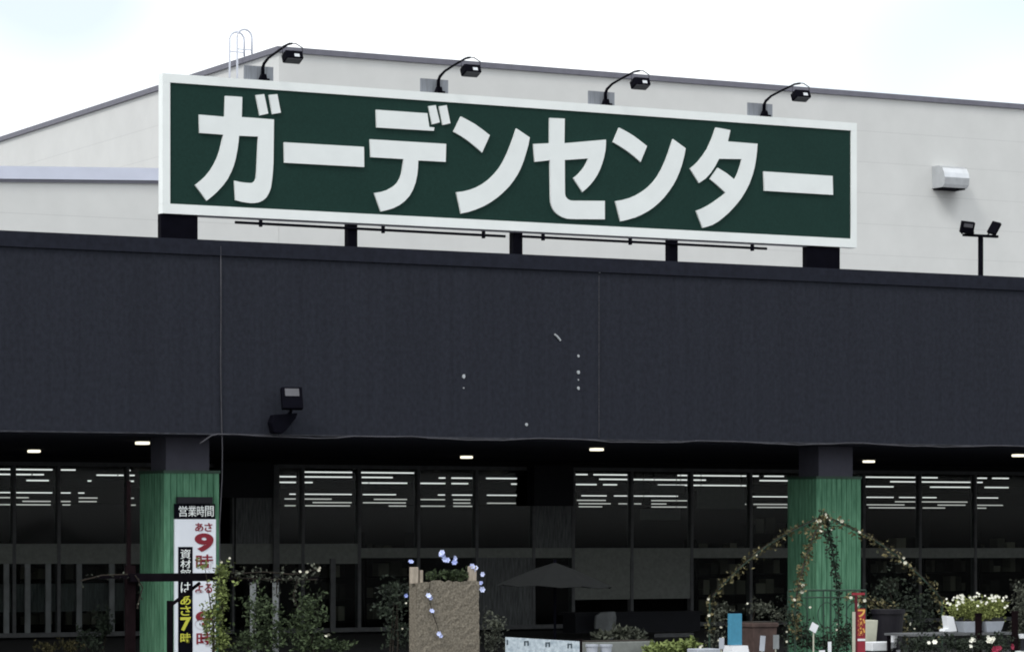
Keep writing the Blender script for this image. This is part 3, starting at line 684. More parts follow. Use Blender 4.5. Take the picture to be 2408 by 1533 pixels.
# ------------------------------------------------------------------ plants: helpers
def shrub(name, label, cat, blobs, Y, leafm, n, size, group=None, depth=.35, stems=3, blooms=None, bm_=None, br=.03):
    """blobs: list of (px, py, rx_px, ry_px) in picture units at plane Y; base on the ground"""
    bx = sum(b[0] for b in blobs) / len(blobs)
    base = D(bx, HY, Y); base.z = 0
    t = thing(name, base, label, cat, group)
    s = (CAM - D(bx, HY, Y)).length; k = s / FOC
    m = MB(); st_ = MB(); tot = sum(b[2] * b[3] for b in blobs)
    for px, py, rx, ry in blobs:
        c = D(px, py, Y); cnt = max(4, int(2.1 * n * rx * ry / tot))
        subs = [(random.gauss(0, .45), random.gauss(0, .45), random.gauss(0, .5)) for _ in range(max(3, cnt // 14))]
        for _ in range(cnt):
            q = random.choice(subs)
            u = [q[i] + random.gauss(0, .2) for i in range(3)] if random.random() > .3 else [random.gauss(0, .3) for i in range(3)]
            z = c.z + u[1] * ry * k
            if z < .02: z = random.uniform(.02, .2)
            m.leaf((c.x + u[0] * rx * k, c.y + u[2] * depth, z), size)
    m.build('foliage', leafm, t)
    for i in range(stems):
        b = random.choice(blobs); c = D(b[0] + random.uniform(-.4, .4) * b[2], b[1], Y)
        o = Vector((base.x + random.uniform(-.08, .08), base.y + random.uniform(-.08, .08), 0))
        st_.tube([o, o.lerp(c, .5) + Vector((random.uniform(-.05, .05), random.uniform(-.05, .05), 0)), c], [.014, .01, .004], 5)
    st_.build('stem', M['stem'], t)
    if blooms:
        f = MB()
        for px, py in blooms: f.bloom(D(px, py, Y - depth - .02), br * random.uniform(.8, 1.2))
        f.build('blossom', bm_ or M['bloom_cream'], t)
    return t
def vine(name, label, paths, Y, leafm, dens, size, sp=7, blooms=None, bm_=None, br=.03, group=None):
    p0 = D(paths[0][0][0], paths[0][0][1], Y)
    t = thing(name, (p0.x, p0.y, p0.z), label, 'climbing plant', group)
    k = (CAM - p0).length / FOC; m = MB(); s_ = MB()
    for path in paths:
        w3 = [D(q[0], q[1], q[2] if len(q) > 2 else Y) for q in path]
        s_.tube(w3, .008, 5)
        for a, b in zip(w3, w3[1:]):
            for _ in range(max(1, int((b - a).length / k * dens))):
                q = a.lerp(b, random.random()) + Vector((random.gauss(0, sp * k * .6), random.gauss(0, sp * k * .6), random.gauss(0, sp * k)))
                m.leaf(q, size, .6, 0)
    m.build('foliage', leafm, t); s_.build('stem', M['stem'], t)
    if blooms:
        f = MB()
        for q in blooms: f.bloom(D(q[0], q[1], (q[2] if len(q) > 2 else Y) - .1), br * random.uniform(.7, 1.25))
        f.build('blossom', bm_ or M['bloom_cream'], t)
    return t

# ------------------------------------------------------------------ left: pergola rail with climbers
GY = -4.0
pg = thing('garden_trellis', (X_(310, GY), GY, 0), 'dark wooden trellis rail crossing in front of the left green pillar', 'trellis')
z0, z1 = Z_(430, 1366, GY), Z_(430, 1347, GY)
MB().box(X_(305, GY), X_(548, GY), GY - .04, GY + .04, z0, z1).build('rail', M['darkwood'], pg)
MB().box(X_(549, GY), X_(748, GY), GY - .02, GY + .02, z0 + .0, z0 + .04).build('thin_rail', M['darkwood'], pg)
MB().box(X_(230, GY), X_(304, GY), GY - .02, GY + .02, z1 - .06, z1 - .02).build('thin_rail', M['darkwood'], pg)
MB().box(X_(302, GY), X_(322, GY), GY - .04 + .085, GY + .04 + .085, 0, z1 + .1).build('post', M['redwood'], pg)
MB().box(X_(305, GY), X_(313, GY), GY + .07, GY + .1, z1 + .101, Z_(310, 1130, GY)).build('pole', M['redwood'], pg)
a, b = D(470, 1370, GY + .06), D(405, 1420, GY + .06)
MB().tube([a, b], .022, 6).build('brace', M['darkwood'], pg)
MB().box(X_(399, GY), X_(411, GY), GY + .05, GY + .1, 0, Z_(405, 1412, GY)).build('post', M['darkwood'], pg)
for px, lab in ((595, 'grey timber stake standing among the green shrubs, left of the two'), (648, 'grey timber stake standing among the green shrubs, right of the two')):
    x = X_(px, GY + .5)
    t = thing('garden_stake', (x, GY + .5, 0), lab, 'stake', 'stakes behind the trellis')
    MB().box(x - .032, x + .032, GY + .47, GY + .53, 0, Z_(px, 1368, GY + .5)).build('shaft', M['stile'], t, bevel=.006)
    MB().box(x - .04, x + .04, GY + .46, GY + .54, Z_(px, 1368, GY + .5) + .001, Z_(px, 1363, GY + .5)).build('cap', M['darkwood'], t)
shrub('climbing_shrub', 'tall yellow green climber growing over the right edge of the hours sign', 'shrub', [(522, 1345, 22, 26), (520, 1400, 24, 40), (505, 1450, 26, 40), (518, 1505, 30, 40), (478, 1335, 12, 10), (488, 1470, 16, 30)], GY - .15, M['leaf_lime'], 620, .055, depth=.12, stems=5, blooms=[(540, 1312), (521, 1322)], br=.02)
shrub('garden_bush', 'dull green bush at the foot of the two grey stakes', 'shrub', [(610, 1440, 42, 45), (640, 1490, 55, 50), (585, 1500, 40, 40)], GY - .3, M['leaf_mid'], 700, .058, depth=.25)
shrub('garden_bush', 'olive green bush right of the grey stakes, left of the coir column', 'shrub', [(722, 1420, 30, 35), (715, 1470, 45, 45), (735, 1510, 60, 30), (800, 1520, 38, 18)], GY - .3, M['leaf_mid'], 700, .058, depth=.25, blooms=[(766, 1496), (772, 1490)], br=.025)
vine('trellis_vine', 'grey green vine trailing along the thin end of the trellis rail', [[(500, 1335), (560, 1348), (620, 1344), (690, 1350), (748, 1338)], [(550, 1358), (640, 1362), (745, 1362)], [(700, 1360), (690, 1400), (705, 1440)], [(652, 1360), (650, 1395)]], GY - .06, M['leaf_dim'], .5, .05, 8, blooms=[(705, 1344), (722, 1345), (749, 1340), (752, 1334)], br=.022)
vine('trellis_vine', 'sparse dark vine on the left end of the trellis rail', [[(190, 1365), (240, 1352), (300, 1350)], [(318, 1352), (335, 1380), (322, 1430)]], GY - .06, M['leaf_dim'], .12, .045, 6)
shrub('potted_plant', 'low brown and yellow plant at the bottom left under the shop door', 'plant', [(110, 1522, 30, 16), (165, 1520, 32, 18)], 4, M['leaf_rose'], 160, .06, depth=.2)
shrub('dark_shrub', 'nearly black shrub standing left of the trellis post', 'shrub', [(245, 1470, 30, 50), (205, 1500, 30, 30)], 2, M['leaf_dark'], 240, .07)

# ------------------------------------------------------------------ coir column with blue flowers
CY_ = -6.0
cp = thing('coir_planter', (X_(1045, CY_), CY_, 0), 'tall brown coir wrapped planter column with pale corner posts', 'planter')
x0, x1 = X_(981, CY_), X_(1127, CY_); zt = Z_(1045, 1366, CY_)
m = MB(); n = 12
for i in range(n):
    pass
bm = m.bm; gx, gz = 16, 26; grid = []
for j in range(gz + 1):
    row = []; f = j / gz; fl_ = (1 - f) * .045
    for i in range(gx + 1):
        u = i / gx; row.append(bm.verts.new((x0 - fl_ + (x1 - x0 + fl_) * u + random.gauss(0, .004), CY_ + random.gauss(0, .003), zt * f + (random.uniform(-.014, .014) if j == gz else 0))))
    grid.append(row)
for j in range(gz):
    for i in range(gx): bm.faces.new((grid[j][i], grid[j][i + 1], grid[j + 1][i + 1], grid[j + 1][i]))
m.box(x0 - .01, x1 - .015, CY_ + .012, CY_ + .2, 0, zt - .03)
m.build('coir_wrap', M['coir'], cp)
zp = Z_(980, 1333, CY_)
for px, a, b in ((979, 9, 1333), (1116, 8, 1331)):
    x = X_(px, CY_); w_ = .048
    MB().box(x - w_, x + w_, CY_ + .035, CY_ + .1, zt - .028, Z_(px, b, CY_)).build('corner_post', M['wood'], cp, bevel=.006)
MB().box(X_(992, CY_), X_(999, CY_), CY_ + .05, CY_ + .09, zt - .02, Z_(996, 1340, CY_)).build('stick', M['wood'], cp)
shrub('morning_glory', 'pale blue flowers and green leaves on top of the coir column', 'flower', [(1050, 1352, 42, 12), (1085, 1352, 25, 10), (1015, 1352, 14, 10)], CY_ + .12, M['leaf_mid'], 240, .06, depth=.05, stems=2,
      blooms=[(1040, 1300), (1043, 1307), (1038, 1304), (1046, 1316), (1052, 1318), (1068, 1313), (1069, 1323), (1110, 1332), (1114, 1340), (1118, 1336), (966, 1322), (954, 1400), (1136, 1350), (1131, 1372), (1133, 1386)], bm_=M['bloom_blue'], br=.036)
t = thing('morning_glory', D(1015, 1437, CY_ - .02), 'four pale blue flowers on thin stems hanging down the coir front', 'flower')
f = MB(); s_ = MB()
for px, py, rr in ((1007, 1401, .04), (1012, 1405, .03), (1015, 1437, .036), (1033, 1490, .034), (1036, 1496, .032)): f.bloom(D(px, py, CY_ - .035), rr)
s_.tube([D(1012, 1362, CY_ - .02), D(1008, 1400, CY_ - .025), D(1016, 1437, CY_ - .025), D(1026, 1465, CY_ - .025), D(1034, 1492, CY_ - .025)], .005, 5)
lf = MB()
for _ in range(7): lf.leaf(D(random.uniform(1005, 1036), random.uniform(1380, 1495), CY_ - .03), .035)
f.build('blossom', M['bloom_blue'], t); s_.build('stem', M['stem'], t); lf.build('foliage', M['leaf_dim'], t)
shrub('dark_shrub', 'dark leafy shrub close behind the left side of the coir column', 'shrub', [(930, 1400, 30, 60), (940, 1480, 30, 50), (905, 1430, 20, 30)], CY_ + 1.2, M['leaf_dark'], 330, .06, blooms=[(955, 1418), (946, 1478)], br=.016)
shrub('dark_shrub', 'dark brownish shrub at the foot of the coir column, right side', 'shrub', [(1155, 1510, 22, 30), (1165, 1470, 20, 30)], CY_ + .6, M['leaf_dim'], 220, .05)

# parasol
UY = -2.0
uc = D(1305, 1322, UY); zr = Z_(1305, 1376, UY)
ps = thing('garden_parasol', (uc.x, UY, 0), 'open charcoal parasol standing in front of the shop glass', 'parasol')
m = MB(); n = 8; rr = .83; tilt = Matrix.Rotation(R(1.5), 3, 'Y')
top = m.bm.verts.new(uc); rings = []
for f in (.35, .7, 1.0):
    ring = []
    for k in range(n * 2):
        a = math.pi * k / n; sag = .0 if k % 2 == 0 else .025 * f
        ring.append(m.bm.verts.new(Vector((uc.x, UY, uc.z)) + tilt @ Vector((rr * f * math.cos(a) * (1 if k % 2 == 0 else .945), rr * f * math.sin(a) * (1 if k % 2 == 0 else .945), -(uc.z - zr) * f ** 1.15 - sag))))
    rings.append(ring)
for k in range(n * 2):
    j = (k + 1) % (n * 2); m.bm.faces.new((top, rings[0][k], rings[0][j]))
    for A_, B_ in zip(rings, rings[1:]): m.bm.faces.new((A_[k], B_[k], B_[j], A_[j]))
cn = m.build('canopy', M['charcoal'], ps)
sm = cn.modifiers.new('solid', 'SOLIDIFY'); sm.thickness = .006
MB().tube([(uc.x, UY, .02), (uc.x, UY, uc.z + .04)], .02, 8).build('pole', M['black'], ps)
for k in range(n):
    a = 2 * math.pi * k / n
    MB().tube([Vector((uc.x, UY, uc.z - .03)), Vector((uc.x, UY, uc.z)) + tilt @ Vector((rr * .98 * math.cos(a), rr * .98 * math.sin(a), -(uc.z - zr) - .012))], .006, 5).build('rib', M['black'], ps)
MB().lathe((uc.x, UY, 0), [(.24, 0), (.24, .05), (.06, .09), (.03, .3)]).build('base', M['black'], ps)

# black counter under the windows, with a seed sack
KY = 9.0
kc = thing('display_counter', (X_(1500, KY), KY, 0), 'low black display counter below the grey window panels', 'counter')
x0, x1 = X_(1352, KY), X_(1652, KY); ztop = Z_(1500, 1438, KY)
MB().box(x0, x1, KY, KY + .6, ztop - .05, ztop).build('top', M['darkbox'], kc)
MB().box(x0 + .03, x1 - .03, KY + .03, KY + .5, .1, ztop - .052).build('front_panel', M['darkbox'], kc)
MB().box(X_(1540, KY), X_(1632, KY), KY + .01, KY + .028, Z_(1585, 1524, KY), Z_(1585, 1488, KY)).build('grey_panel', M['mullion'], kc)
q0, q1 = D(1399, 1478, KY - .3), D(1446, 1438, KY - .3)
sk = thing('seed_sack', ((q0.x + q1.x) / 2, KY - .3, 0), 'pale grey sheet sack propped against the black counter', 'sack')
m = MB(); m.prism([(q0.x, q0.z), (q0.x + .02, q1.z - .06), (q0.x + .14, q1.z), (q1.x, q1.z + .01), (q1.x + .03, q1.z - .1), (q1.x - .03, q0.z - .25), (q0.x + .14, q0.z - .25), (q0.x + .1, q0.z)], KY - .32, KY - .25); m.build('bag', M['stile'], sk, bevel=.02)
MB().box(q0.x + .05, q1.x - .05, KY - .34, KY - .2, 0, q0.z - .26).build('stand', M['darkbox'], sk)

# white price board at the bottom, planter row
BY = -7.0
pb = thing('price_board', (X_(1275, BY), BY, 0), 'pale blue white printed price board at the bottom centre, worn lettering', 'sign')
a, b = D(1191, 1497, BY), D(1363, 1507, BY)
m = MB(); m.prism([(a.x, .35), (b.x, .35), (b.x, b.z), (a.x, a.z)], BY, BY + .03); m.build('board', M['tablet'], pb)
for px in (1197, 1238, 1288, 1340):
    p = D(px, 1509 + (px - 1191) * .058, BY); m = MB(); m.box(p.x - .035, p.x - .015, BY - .004, BY - .001, p.z - .03, p.z + .03)
    if px > 1200: m.box(p.x - .015, p.x + .012, BY - .004, BY - .001, p.z + .012, p.z + .028); m.box(p.x + .012, p.x + .03, BY - .004, BY - .001, p.z - .03, p.z + .03)
    m.build('character', M['ink'], pb)
for x in (a.x + .05, b.x - .05): MB().box(x - .02, x + .02, BY + .001, BY + .028, 0, .348).build('leg', M['darkwood'], pb)
x = X_(1369, BY)
MB().box(x - .03, x + .03, BY + .05, BY + .11, 0, Z_(1369, 1503, BY)).build('end_post', M['redwood'], pb)
RY = -5.0
pr = thing('planter_trough', (X_(1470, RY), RY, 0), 'long grey green planter trough beside the price board', 'planter')
ztr = Z_(1460, 1508, RY)
MB().box(X_(1378, RY), X_(1540, RY), RY, RY + .3, 0, ztr).build('trough', M['leaf_dim'] if False else M['infill'], pr, bevel=.01)
MB().box(X_(1380, RY), X_(1538, RY), RY + .02, RY + .28, ztr + .001, ztr + .012).build('soil', M['soil'], pr)
grp = 'white pots before the planter trough'
for px, lab in ((1392, 'small white flower pot next to the price board post'), (1425, 'small white flower pot, second from the price board post')):
    x = X_(px, RY - .3); zz = Z_(px, 1514, RY - .3)
    t = thing('flower_pot', (x, RY - .3, 0), lab, 'pot', grp)
    MB().lathe((x, RY - .3, 0), [(.05, 0), (.075, zz - .03), (.085, zz - .03), (.085, zz), (.07, zz)], 16).build('body', M['greywhite'], t)
    MB().lathe((x, RY - .3, zz - .02), [(.068, 0), (.068, .015)], 16).build('soil', M['soil'], t)
shrub('grass_clump', 'bright green grassy clump at the bottom right of centre', 'plant', [(1590, 1525, 50, 16), (1545, 1527, 30, 12), (1625, 1520, 22, 16)], RY - .2, M['leaf_lime'], 420, .08, depth=.15, blooms=[(1646, 1521), (1650, 1518)], br=.02)
shrub('grass_clump', 'thin green blades rising behind the planter trough', 'plant', [(1465, 1490, 50, 14), (1420, 1500, 25, 12)], RY + .6, M['leaf_dim'], 150, .1, depth=.1)
shrub('sprig_plant', 'small dark sprig standing before the black counter', 'plant', [(1505, 1495, 8, 18)], RY + 1, M['leaf_dim'], 40, .05, depth=.05)

# ------------------------------------------------------------------ gazebo with garlands
ZY = -3.0
gc = D(1938, 1212, ZY); Rg = 1.72; ph = R(15)
rt, fw = Vector((CS, -SN, 0)), Vector((SN, CS, 0))     # gazebo turned to face the car park
gz_ = thing('garden_gazebo', (gc.x, gc.y, 0), 'dark green metal gazebo frame in front of the right green pillar', 'gazebo')
zring = Z_(1938, 1388, ZY)
dirs = [(rt * math.cos(a) + fw * math.sin(a)) for a in (math.pi + ph, 1.5 * math.pi - ph * .0 - .33, ph * .0 + .12, math.pi / 2 - .22)]
def rib_pts(d, n=12):
    pts = []
    for i in range(n + 1):
        f = i / n; r = Rg * f; z = gc.z - (gc.z - (zring - .12)) * (.55 * f + .45 * f ** 2.6)
        pts.append(Vector((gc.x, gc.y, 0)) + d * r + Vector((0, 0, z - .02)))
    return pts
ribs = [rib_pts(d) for d in dirs]
for pts in ribs:
    MB().tube(pts, .01, 6).build('rib', M['gaz'], gz_, smooth=True)
    e = pts[-1]; MB().tube([Vector((e.x, e.y, 0)), Vector((e.x, e.y, e.z - .005))], .016, 6).build('post', M['gaz'], gz_)
ends = [p[-1] for p in ribs]
MB().lathe((gc.x, gc.y, gc.z - .06), [(.03, 0), (.05, .04), (.03, .08), (.012, .11)], 12).build('finial', M['gaz'], gz_)
# ornamental back panel between two rails
pc = Vector((gc.x, gc.y, 0)) + rt * .0 - fw * .4
m = MB(); wd = .55; zt_ = Z_(1938, 1386, ZY)
def PP(u, z): return pc + rt * u + Vector((0, 0, z))
m.tube([PP(-wd, zt_), PP(wd, zt_)], .016, 6); m.tube([PP(-wd, zt_ - .1), PP(wd, zt_ - .1)], .012, 6)
for u in (-wd, -.28, -.05, .05, .28, wd): m.tube([PP(u, 0), PP(u, zt_)], .011, 6)
for u in (-.4, .0, .4):
    m.tube([PP(u + .13 * math.cos(a), zt_ - .35 + .18 * math.sin(a)) for a in [k * math.pi / 8 for k in range(16)]], .008, 5, closed=True)
m.build('ornament_panel', M['gaz'], gz_)
def garland(label, pts, seedp, extra=0, dens=.55, leafm='leaf_rose', blooms=9, sag=True):
    random.seed(seedp)
    t = thing('climbing_rose', pts[0], label, 'climbing plant', 'rose garlands on the gazebo')
    m = MB(); s_ = MB(); f = MB(); s_.tube([p + Vector((0, 0, .02)) for p in pts], .009, 5)
    L_ = 0
    for i, (a, b) in enumerate(zip(pts, pts[1:])):
        nn = int((b - a).length * 220 * dens)
        for _ in range(nn):
            q = a.lerp(b, random.random()) + Vector((random.gauss(0, .035), random.gauss(0, .04), random.gauss(-.01, .045)))
            m.leaf(q, .06, .62, -.1)
    for _ in range(blooms):
        i = random.randrange(len(pts) - 1); q = pts[i].lerp(pts[i + 1], random.random()) + Vector((random.gauss(-.02, .05), -.09, random.gauss(0, .05))); f.bloom(q, .023 * random.uniform(.6, 1.5))
    m.build('foliage', M[leafm], t); s_.build('stem', M['stem'], t); f.build('blossom', M['bloom_cream'], t)
    return t
down = lambda p, z: Vector((p.x, p.y, z))
garland('rose garland down the left rib of the gazebo, pale blossoms', ribs[0] + [down(ends[0], .9), down(ends[0], .5)], 11, blooms=6)
garland('rose garland down the front rib of the gazebo, over the green pillar', ribs[1] + [down(ends[1], .9), down(ends[1], .5)], 12, dens=.8, blooms=6)
garland('rose garland down the right rib of the gazebo, toward the white planter', ribs[2] + [down(ends[2], .9), down(ends[2], .4)], 13, blooms=7)
garland('dark rose garland down the rear rib of the gazebo', ribs[3] + [down(ends[3], .9), down(ends[3], .5)], 14, dens=.7, leafm='leaf_dark', blooms=2)
random.seed(21)
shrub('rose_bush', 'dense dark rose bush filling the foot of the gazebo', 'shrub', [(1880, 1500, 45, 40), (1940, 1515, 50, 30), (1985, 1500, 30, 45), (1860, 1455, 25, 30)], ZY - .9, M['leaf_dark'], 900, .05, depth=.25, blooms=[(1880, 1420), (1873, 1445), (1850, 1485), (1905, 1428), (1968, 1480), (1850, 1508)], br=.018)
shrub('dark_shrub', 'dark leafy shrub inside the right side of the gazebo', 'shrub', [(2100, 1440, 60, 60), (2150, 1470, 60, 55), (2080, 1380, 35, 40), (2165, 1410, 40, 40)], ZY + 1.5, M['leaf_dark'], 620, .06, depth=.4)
garland('rose spray arching low beside the red banner', [D(1990, 1400, ZY - .8), D(2040, 1412, ZY - .8), D(2090, 1430, ZY - .8), D(2120, 1460, ZY - .8), D(2145, 1500, ZY - .8)], 15, dens=.8, blooms=7)
shrub('dark_shrub', 'brownish shrub behind the sky blue card, left of the gazebo', 'shrub', [(1790, 1430, 40, 22), (1830, 1445, 22, 25), (1690, 1440, 22, 40), (1680, 1500, 20, 30)], ZY + .3, M['leaf_dim'], 330, .05, blooms=[(1758, 1418), (1695, 1475), (1690, 1505), (1700, 1500)], br=.02)

# small goods in front
FY = -7.0
def fr_z(px, py): return Z_(px, py, FY)
bl = thing('display_card', (X_(1731, FY), FY, 0), 'upright sky blue card on a white stand left of the gazebo', 'sign')
MB().box(X_(1717, FY), X_(1745, FY), FY, FY + .06, fr_z(1731, 1516), fr_z(1731, 1442)).build('card', M['blue'], bl, bevel=.004)
MB().box(X_(1722, FY), X_(1740, FY), FY + .01, FY + .05, fr_z(1731, 1441.8), fr_z(1731, 1437)).build('cap', M['black'], bl)
m = MB(); m.frustum(((X_(1716, FY) + X_(1757, FY)) / 2, FY + .06, 0), .36, .36, .23, .2, fr_z(1731, 1517) - .002); m.build('stand', M['white'], bl)
tp = thing('terracotta_pot', (X_(1782, FY + 1.5), FY + 1.5, 0), 'square brown terracotta pot behind the blue card', 'pot')
zz = Z_(1782, 1463, FY + 1.5)
m = MB(); m.frustum((X_(1782, FY + 1.5), FY + 1.5, 0), .3, .3, .37, .37, zz - .06); m.box(X_(1782, FY + 1.5) - .2, X_(1782, FY + 1.5) + .2, FY + 1.3, FY + 1.7, zz - .058, zz); m.build('body', M['terra'], tp, bevel=.01)
MB().box(X_(1782, FY + 1.5) - .17, X_(1782, FY + 1.5) + .17, FY + 1.33, FY + 1.67, zz + .001, zz + .01).build('soil', M['soil'], tp)
def tagcard(px, py0, py1, wpx, m_, lab, rot=0, Y=FY - .2):
    c = D(px, (py0 + py1) / 2, Y); k = (c - CAM).length / FOC
    t = thing('plant_label', (c.x, Y, 0), lab, 'label', 'white plant labels')
    MB().obox(c, (wpx * k / CS, .008, (py1 - py0) * k), Matrix.Rotation(R(rot), 3, 'Y')).build('card', M[m_], t)
    MB().box(c.x - .008, c.x + .008, Y + .006, Y + .016, 0, c.z).build('stick', M['cream'], t)
tagcard(1914, 1465, 1485, 17, 'white', 'white plant label tilted at the front of the gazebo', 28)
tagcard(1951, 1508, 1535, 8, 'white', 'narrow upright white plant label below the gazebo')
tagcard(1933, 1528, 1540, 14, 'white', 'low white plant label left of the narrow one below the gazebo')
tagcard(1793, 1494, 1530, 12, 'greywhite', 'grey white plant label in front of the terracotta pot', 5)
tagcard(1825, 1492, 1525, 14, 'stile', 'grey plant label right of the terracotta pot')
tagcard(1697, 1499, 1525, 12, 'greywhite', 'lavender grey plant label left of the blue card')
wt = thing('seedling_tray', (X_(1668, FY), FY, 0), 'pale blue grey tray at the bottom, left of the blue card', 'tray')
m = MB(); zz = fr_z(1668, 1525); m.box(X_(1640, FY), X_(1694, FY), FY, FY + .25, zz - .06, zz); m.build('tray', M['greywhite'], wt, bevel=.008)
for q in (1645, 1688): MB().box(X_(q, FY) - .02, X_(q, FY) + .02, FY + .02, FY + .06, 0, zz - .062).build('leg', M['darkwood'], wt)

# red banner
NY = -6.5
nb = thing('banner_flag', (X_(2012, NY), NY, 0), 'narrow red banner with orange lettering at the right of the gazebo', 'banner')
MB().box(X_(2005, NY), X_(2010.5, NY), NY - .01, NY + .01, 0, Z_(2008, 1438, NY)).build('pole', M['cream'], nb)
MB().box(X_(2011, NY), X_(2016, NY), NY - .004, NY + .012, .15, Z_(2012, 1399, NY)).build('sleeve', M['maroon'], nb)
MB().box(X_(2004, NY), X_(2033, NY), NY - .008, NY + .012, Z_(2018, 1398.5, NY), Z_(2018, 1393, NY)).build('crossbar', M['red'], nb)
MB().box(X_(2016.2, NY), X_(2035, NY), NY, NY + .008, .15, Z_(2025, 1430, NY)).build('cloth', M['red'], nb)
for ch, y0_, y1_ in (('フ', 1432, 1450), ('か', 1452, 1472), ('か', 1474, 1494)):
    textmesh(ch, (X_(2017, NY), Z_(2025, y1_, NY), X_(2034.5, NY), Z_(2025, y0_, NY)), NY - .001, M['orange'], 'character', nb, bold=.05)
MB().box(X_(2016.5, NY), X_(2034.8, NY), NY - .004, NY - .001, Z_(2025, 1506, NY), Z_(2025, 1501, NY)).build('stripe', M['white'], nb)

# pots right of the banner
QY = -5.0
t = thing('cream_pot', (X_(2045, QY), QY, 0), 'tall cream tapered pot directly right of the red banner', 'pot')
zt_ = Z_(2045, 1457, QY); zb_ = Z_(2045, 1506, QY)
m = MB(); m.frustum((X_(2041, QY), QY, 0), .1, .12, .2, .2, zt_); m.build('body', M['cream'], t, bevel=.008)
t = thing('plum_pot', (X_(2085, QY + .6), QY + .6, 0), 'big plum black pot behind the cream pot', 'pot')
x = X_(2088, QY + .6); zt_ = Z_(2088, 1432, QY + .6)
MB().lathe((x, QY + .6, 0), [(.16, 0), (.22, zt_ - .06), (.24, zt_ - .06), (.24, zt_), (.2, zt_)], 24).build('body', M['plum'], t, smooth=False)
MB().lathe((x, QY + .6, zt_ - .03), [(.195, 0), (.195, .02)], 24).build('soil', M['soil'], t)
t = thing('white_tray', (X_(2062, QY - .4), QY - .4, 0), 'white plastic tray on a stand under the plum black pot', 'tray')
zt_ = Z_(2062, 1508, QY - .4)
MB().box(X_(2036, QY - .4), X_(2088, QY - .4), QY - .55, QY - .3, zt_ - .12, zt_).build('tray', M['white'], t, bevel=.01)
MB().box(X_(2040, QY - .4), X_(2084, QY - .4), QY - .52, QY - .34, 0, zt_ - .122).build('stand', M['plum'], t)
for px, y0_, y1_, lab in ((2101, 1491, 1522, 'white tapered pot standing right of the white tray'), (2107, 1527, 1545, 'low white pot at the bottom edge below the white tapered pot')):
    t = thing('white_pot', (X_(px, QY - .5), QY - .5, 0), lab, 'pot', 'white pots right of the banner')
    zt_ = Z_(px, y0_, QY - .5); zb_ = Z_(px, y1_, QY - .5)
    MB().lathe((X_(px, QY - .5), QY - .5, zb_), [(.035, 0), (.055, zt_ - zb_ - .02), (.06, zt_ - zb_ - .02), (.06, zt_ - zb_), (.05, zt_ - zb_)], 16).build('body', M['white'], t)
    MB().box(X_(px, QY - .5) - .05, X_(px, QY - .5) + .05, QY - .55, QY - .45, 0, zb_ - .001).build('plinth', M['darkbox'], t)

# table with white planters and a mound of flowers
TY = -6.0
tb = thing('display_table', (X_(2270, TY), TY, 0), 'dark low display table carrying the white planters at right', 'table')
ztb = Z_(2250, 1487, TY)
MB().box(X_(2120, TY), X_(2372, TY), TY - .2, TY + .4, ztb - .03, ztb).build('top', M['mullion'], tb)
for px in (2126, 2366):
    for dy in (-.15, .35):
        x = X_(px, TY); MB().box(x - .02, x + .02, TY + dy - .02, TY + dy + .02, 0, ztb - .031).build('leg', M['darkwood'], tb)
def trough(cx, wpx, y0_, lab, m_='greywhite', narrow=.72):
    c = D(cx, y0_, TY); k = (c - CAM).length / FOC; wv = wpx * k / (CS + .0)
    t = thing('white_planter', (c.x, TY, ztb), lab, 'planter', 'white planters on the display table')
    h = c.z - ztb - .002
    m = MB(); m.frustum((c.x, TY, ztb + .002), wv * narrow, .14, wv, .2, h); m.build('trough', M[m_], t, bevel=.006)
    MB().box(c.x - wv * .47, c.x + wv * .47, TY - .085, TY + .085, c.z + .001, c.z + .01).build('soil', M['soil'], t)
trough(2276, 44, 1460, 'white planter trough left of the brown post, under the flower mound')
trough(2330, 48, 1460, 'white planter trough right of the brown post, under the flower mound')
t = thing('white_watering_can', (X_(2232, TY - .05), TY, ztb), 'white upright container tilted at the left end of the planters', 'container')
q = [(2222, 1447), (2238, 1449), (2247, 1483), (2229, 1485), (2216, 1484), (2218, 1478), (2226, 1477)]
m = MB(); m.prism([(D(x_, y_, TY - .12).x, max(D(x_, y_, TY - .12).z, ztb + .003)) for x_, y_ in q], TY - .16, TY - .04); m.build('body', M['white'], t, bevel=.006)
random.seed(31)
shrub('flower_mound', 'lime green mound of small white flowers in the white planters', 'flower', [(2300, 1430, 62, 24), (2255, 1432, 30, 20), (2345, 1430, 32, 22), (2300, 1448, 66, 10)], TY, M['leaf_bright'], 1500, .04, depth=.12, stems=4,
      blooms=[(2238 + random.random() * 128, 1398 + abs(random.gauss(0, 1)) * 14) for _ in range(46)] + [(2226, 1408), (2228, 1418), (2234, 1420), (2298, 1394), (2302, 1397), (2368, 1424), (2357, 1412), (2340, 1402), (2336, 1406), (2334, 1412)], bm_=M['bloom_white'], br=.02)
t = thing('brown_post', (X_(2301, TY - .4), TY - .4, 0), 'thin dark brown post crossing the white planters', 'post')
MB().box(X_(2296, TY - .4), X_(2306, TY - .4), TY - .43, TY - .37, 0, Z_(2301, 1446, TY - .4)).build('shaft', M['redwood'], t)
MB().box(X_(2295, TY - .4), X_(2307, TY - .4), TY - .435, TY - .365, Z_(2301, 1446, TY - .4) + .001, Z_(2301, 1441, TY - .4)).build('cap', M['redwood'], t)
t = thing('brown_post', (X_(2387, TY - .4), TY - .4, 0), 'thin dark brown post before the conifer at the right edge', 'post')
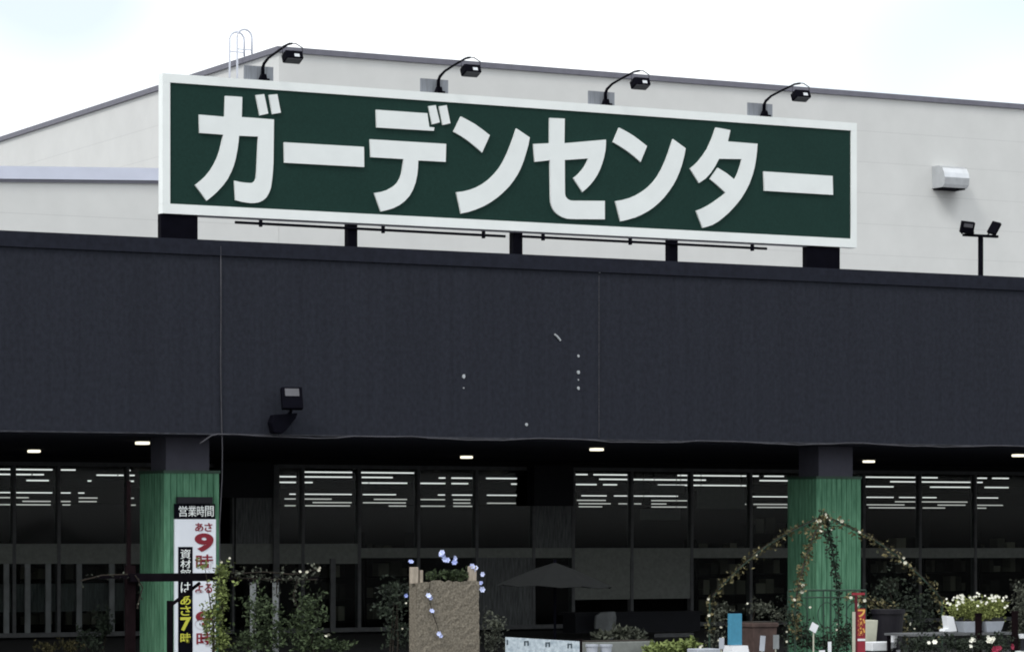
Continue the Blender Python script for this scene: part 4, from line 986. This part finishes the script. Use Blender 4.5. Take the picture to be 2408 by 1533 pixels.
MB().box(X_(2382, TY - .4), X_(2391, TY - .4), TY - .43, TY - .37, 0, Z_(2386, 1440, TY - .4)).build('shaft', M['redwood'], t)
MB().box(X_(2381, TY - .4), X_(2392, TY - .4), TY - .435, TY - .365, Z_(2386, 1440, TY - .4) + .001, Z_(2386, 1436, TY - .4)).build('cap', M['redwood'], t)
random.seed(41)
shrub('flowering_bush', 'dark bush with big white blossoms below the planter table', 'shrub', [(2170, 1515, 60, 22), (2260, 1518, 70, 22), (2340, 1515, 50, 24)], TY - .6, M['leaf_dark'], 900, .05, depth=.2,
      blooms=[(2287, 1502), (2290, 1505), (2283, 1507), (2322, 1498), (2327, 1504), (2331, 1507), (2336, 1501), (2324, 1508), (2184, 1511), (2198, 1510), (2282, 1520)], bm_=M['bloom_white'], br=.034)
shrub('red_flower', 'crimson flower low at the right under the white blossoms', 'flower', [(2345, 1530, 14, 10)], TY - 1.0, M['leaf_dark'], 60, .04, depth=.06, stems=2, blooms=[(2340, 1526), (2346, 1529), (2350, 1524), (2378, 1520), (2338, 1532)], bm_=M['bloom_red'], br=.045)
shrub('conifer_bush', 'tall dark olive conifer cut off by the right edge', 'shrub', [(2402, 1395, 16, 26), (2400, 1440, 20, 34), (2396, 1495, 26, 40)], TY + .2, M['leaf_dim'], 620, .05, depth=.15)
for px, y0_, y1_, wpx, lab in ((2405, 1490, 1500, 20, 'white plant tub at the right edge before the conifer'), (2405, 1530, 1550, 36, 'white plant tub in the bottom right corner')):
    c = D(px, y0_, TY - 1); k = (c - CAM).length / FOC; r_ = wpx * k / 2; zb_ = Z_(px, y1_, TY - 1)
    t = thing('plant_tub', (c.x, TY - 1, 0), lab, 'tub', 'white tubs at the right edge')
    MB().lathe((c.x, TY - 1, zb_), [(r_ * .8, 0), (r_, c.z - zb_), (r_ * .85, c.z - zb_)], 18).build('body', M['white'], t)
    MB().lathe((c.x, TY - 1, 0), [(r_ * .5, 0), (r_ * .5, zb_ - .002)], 12).build('stand', M['darkbox'], t)

# tidy helper keys
for o in bpy.data.objects:
    if '_w' in o.keys(): del o['_w']
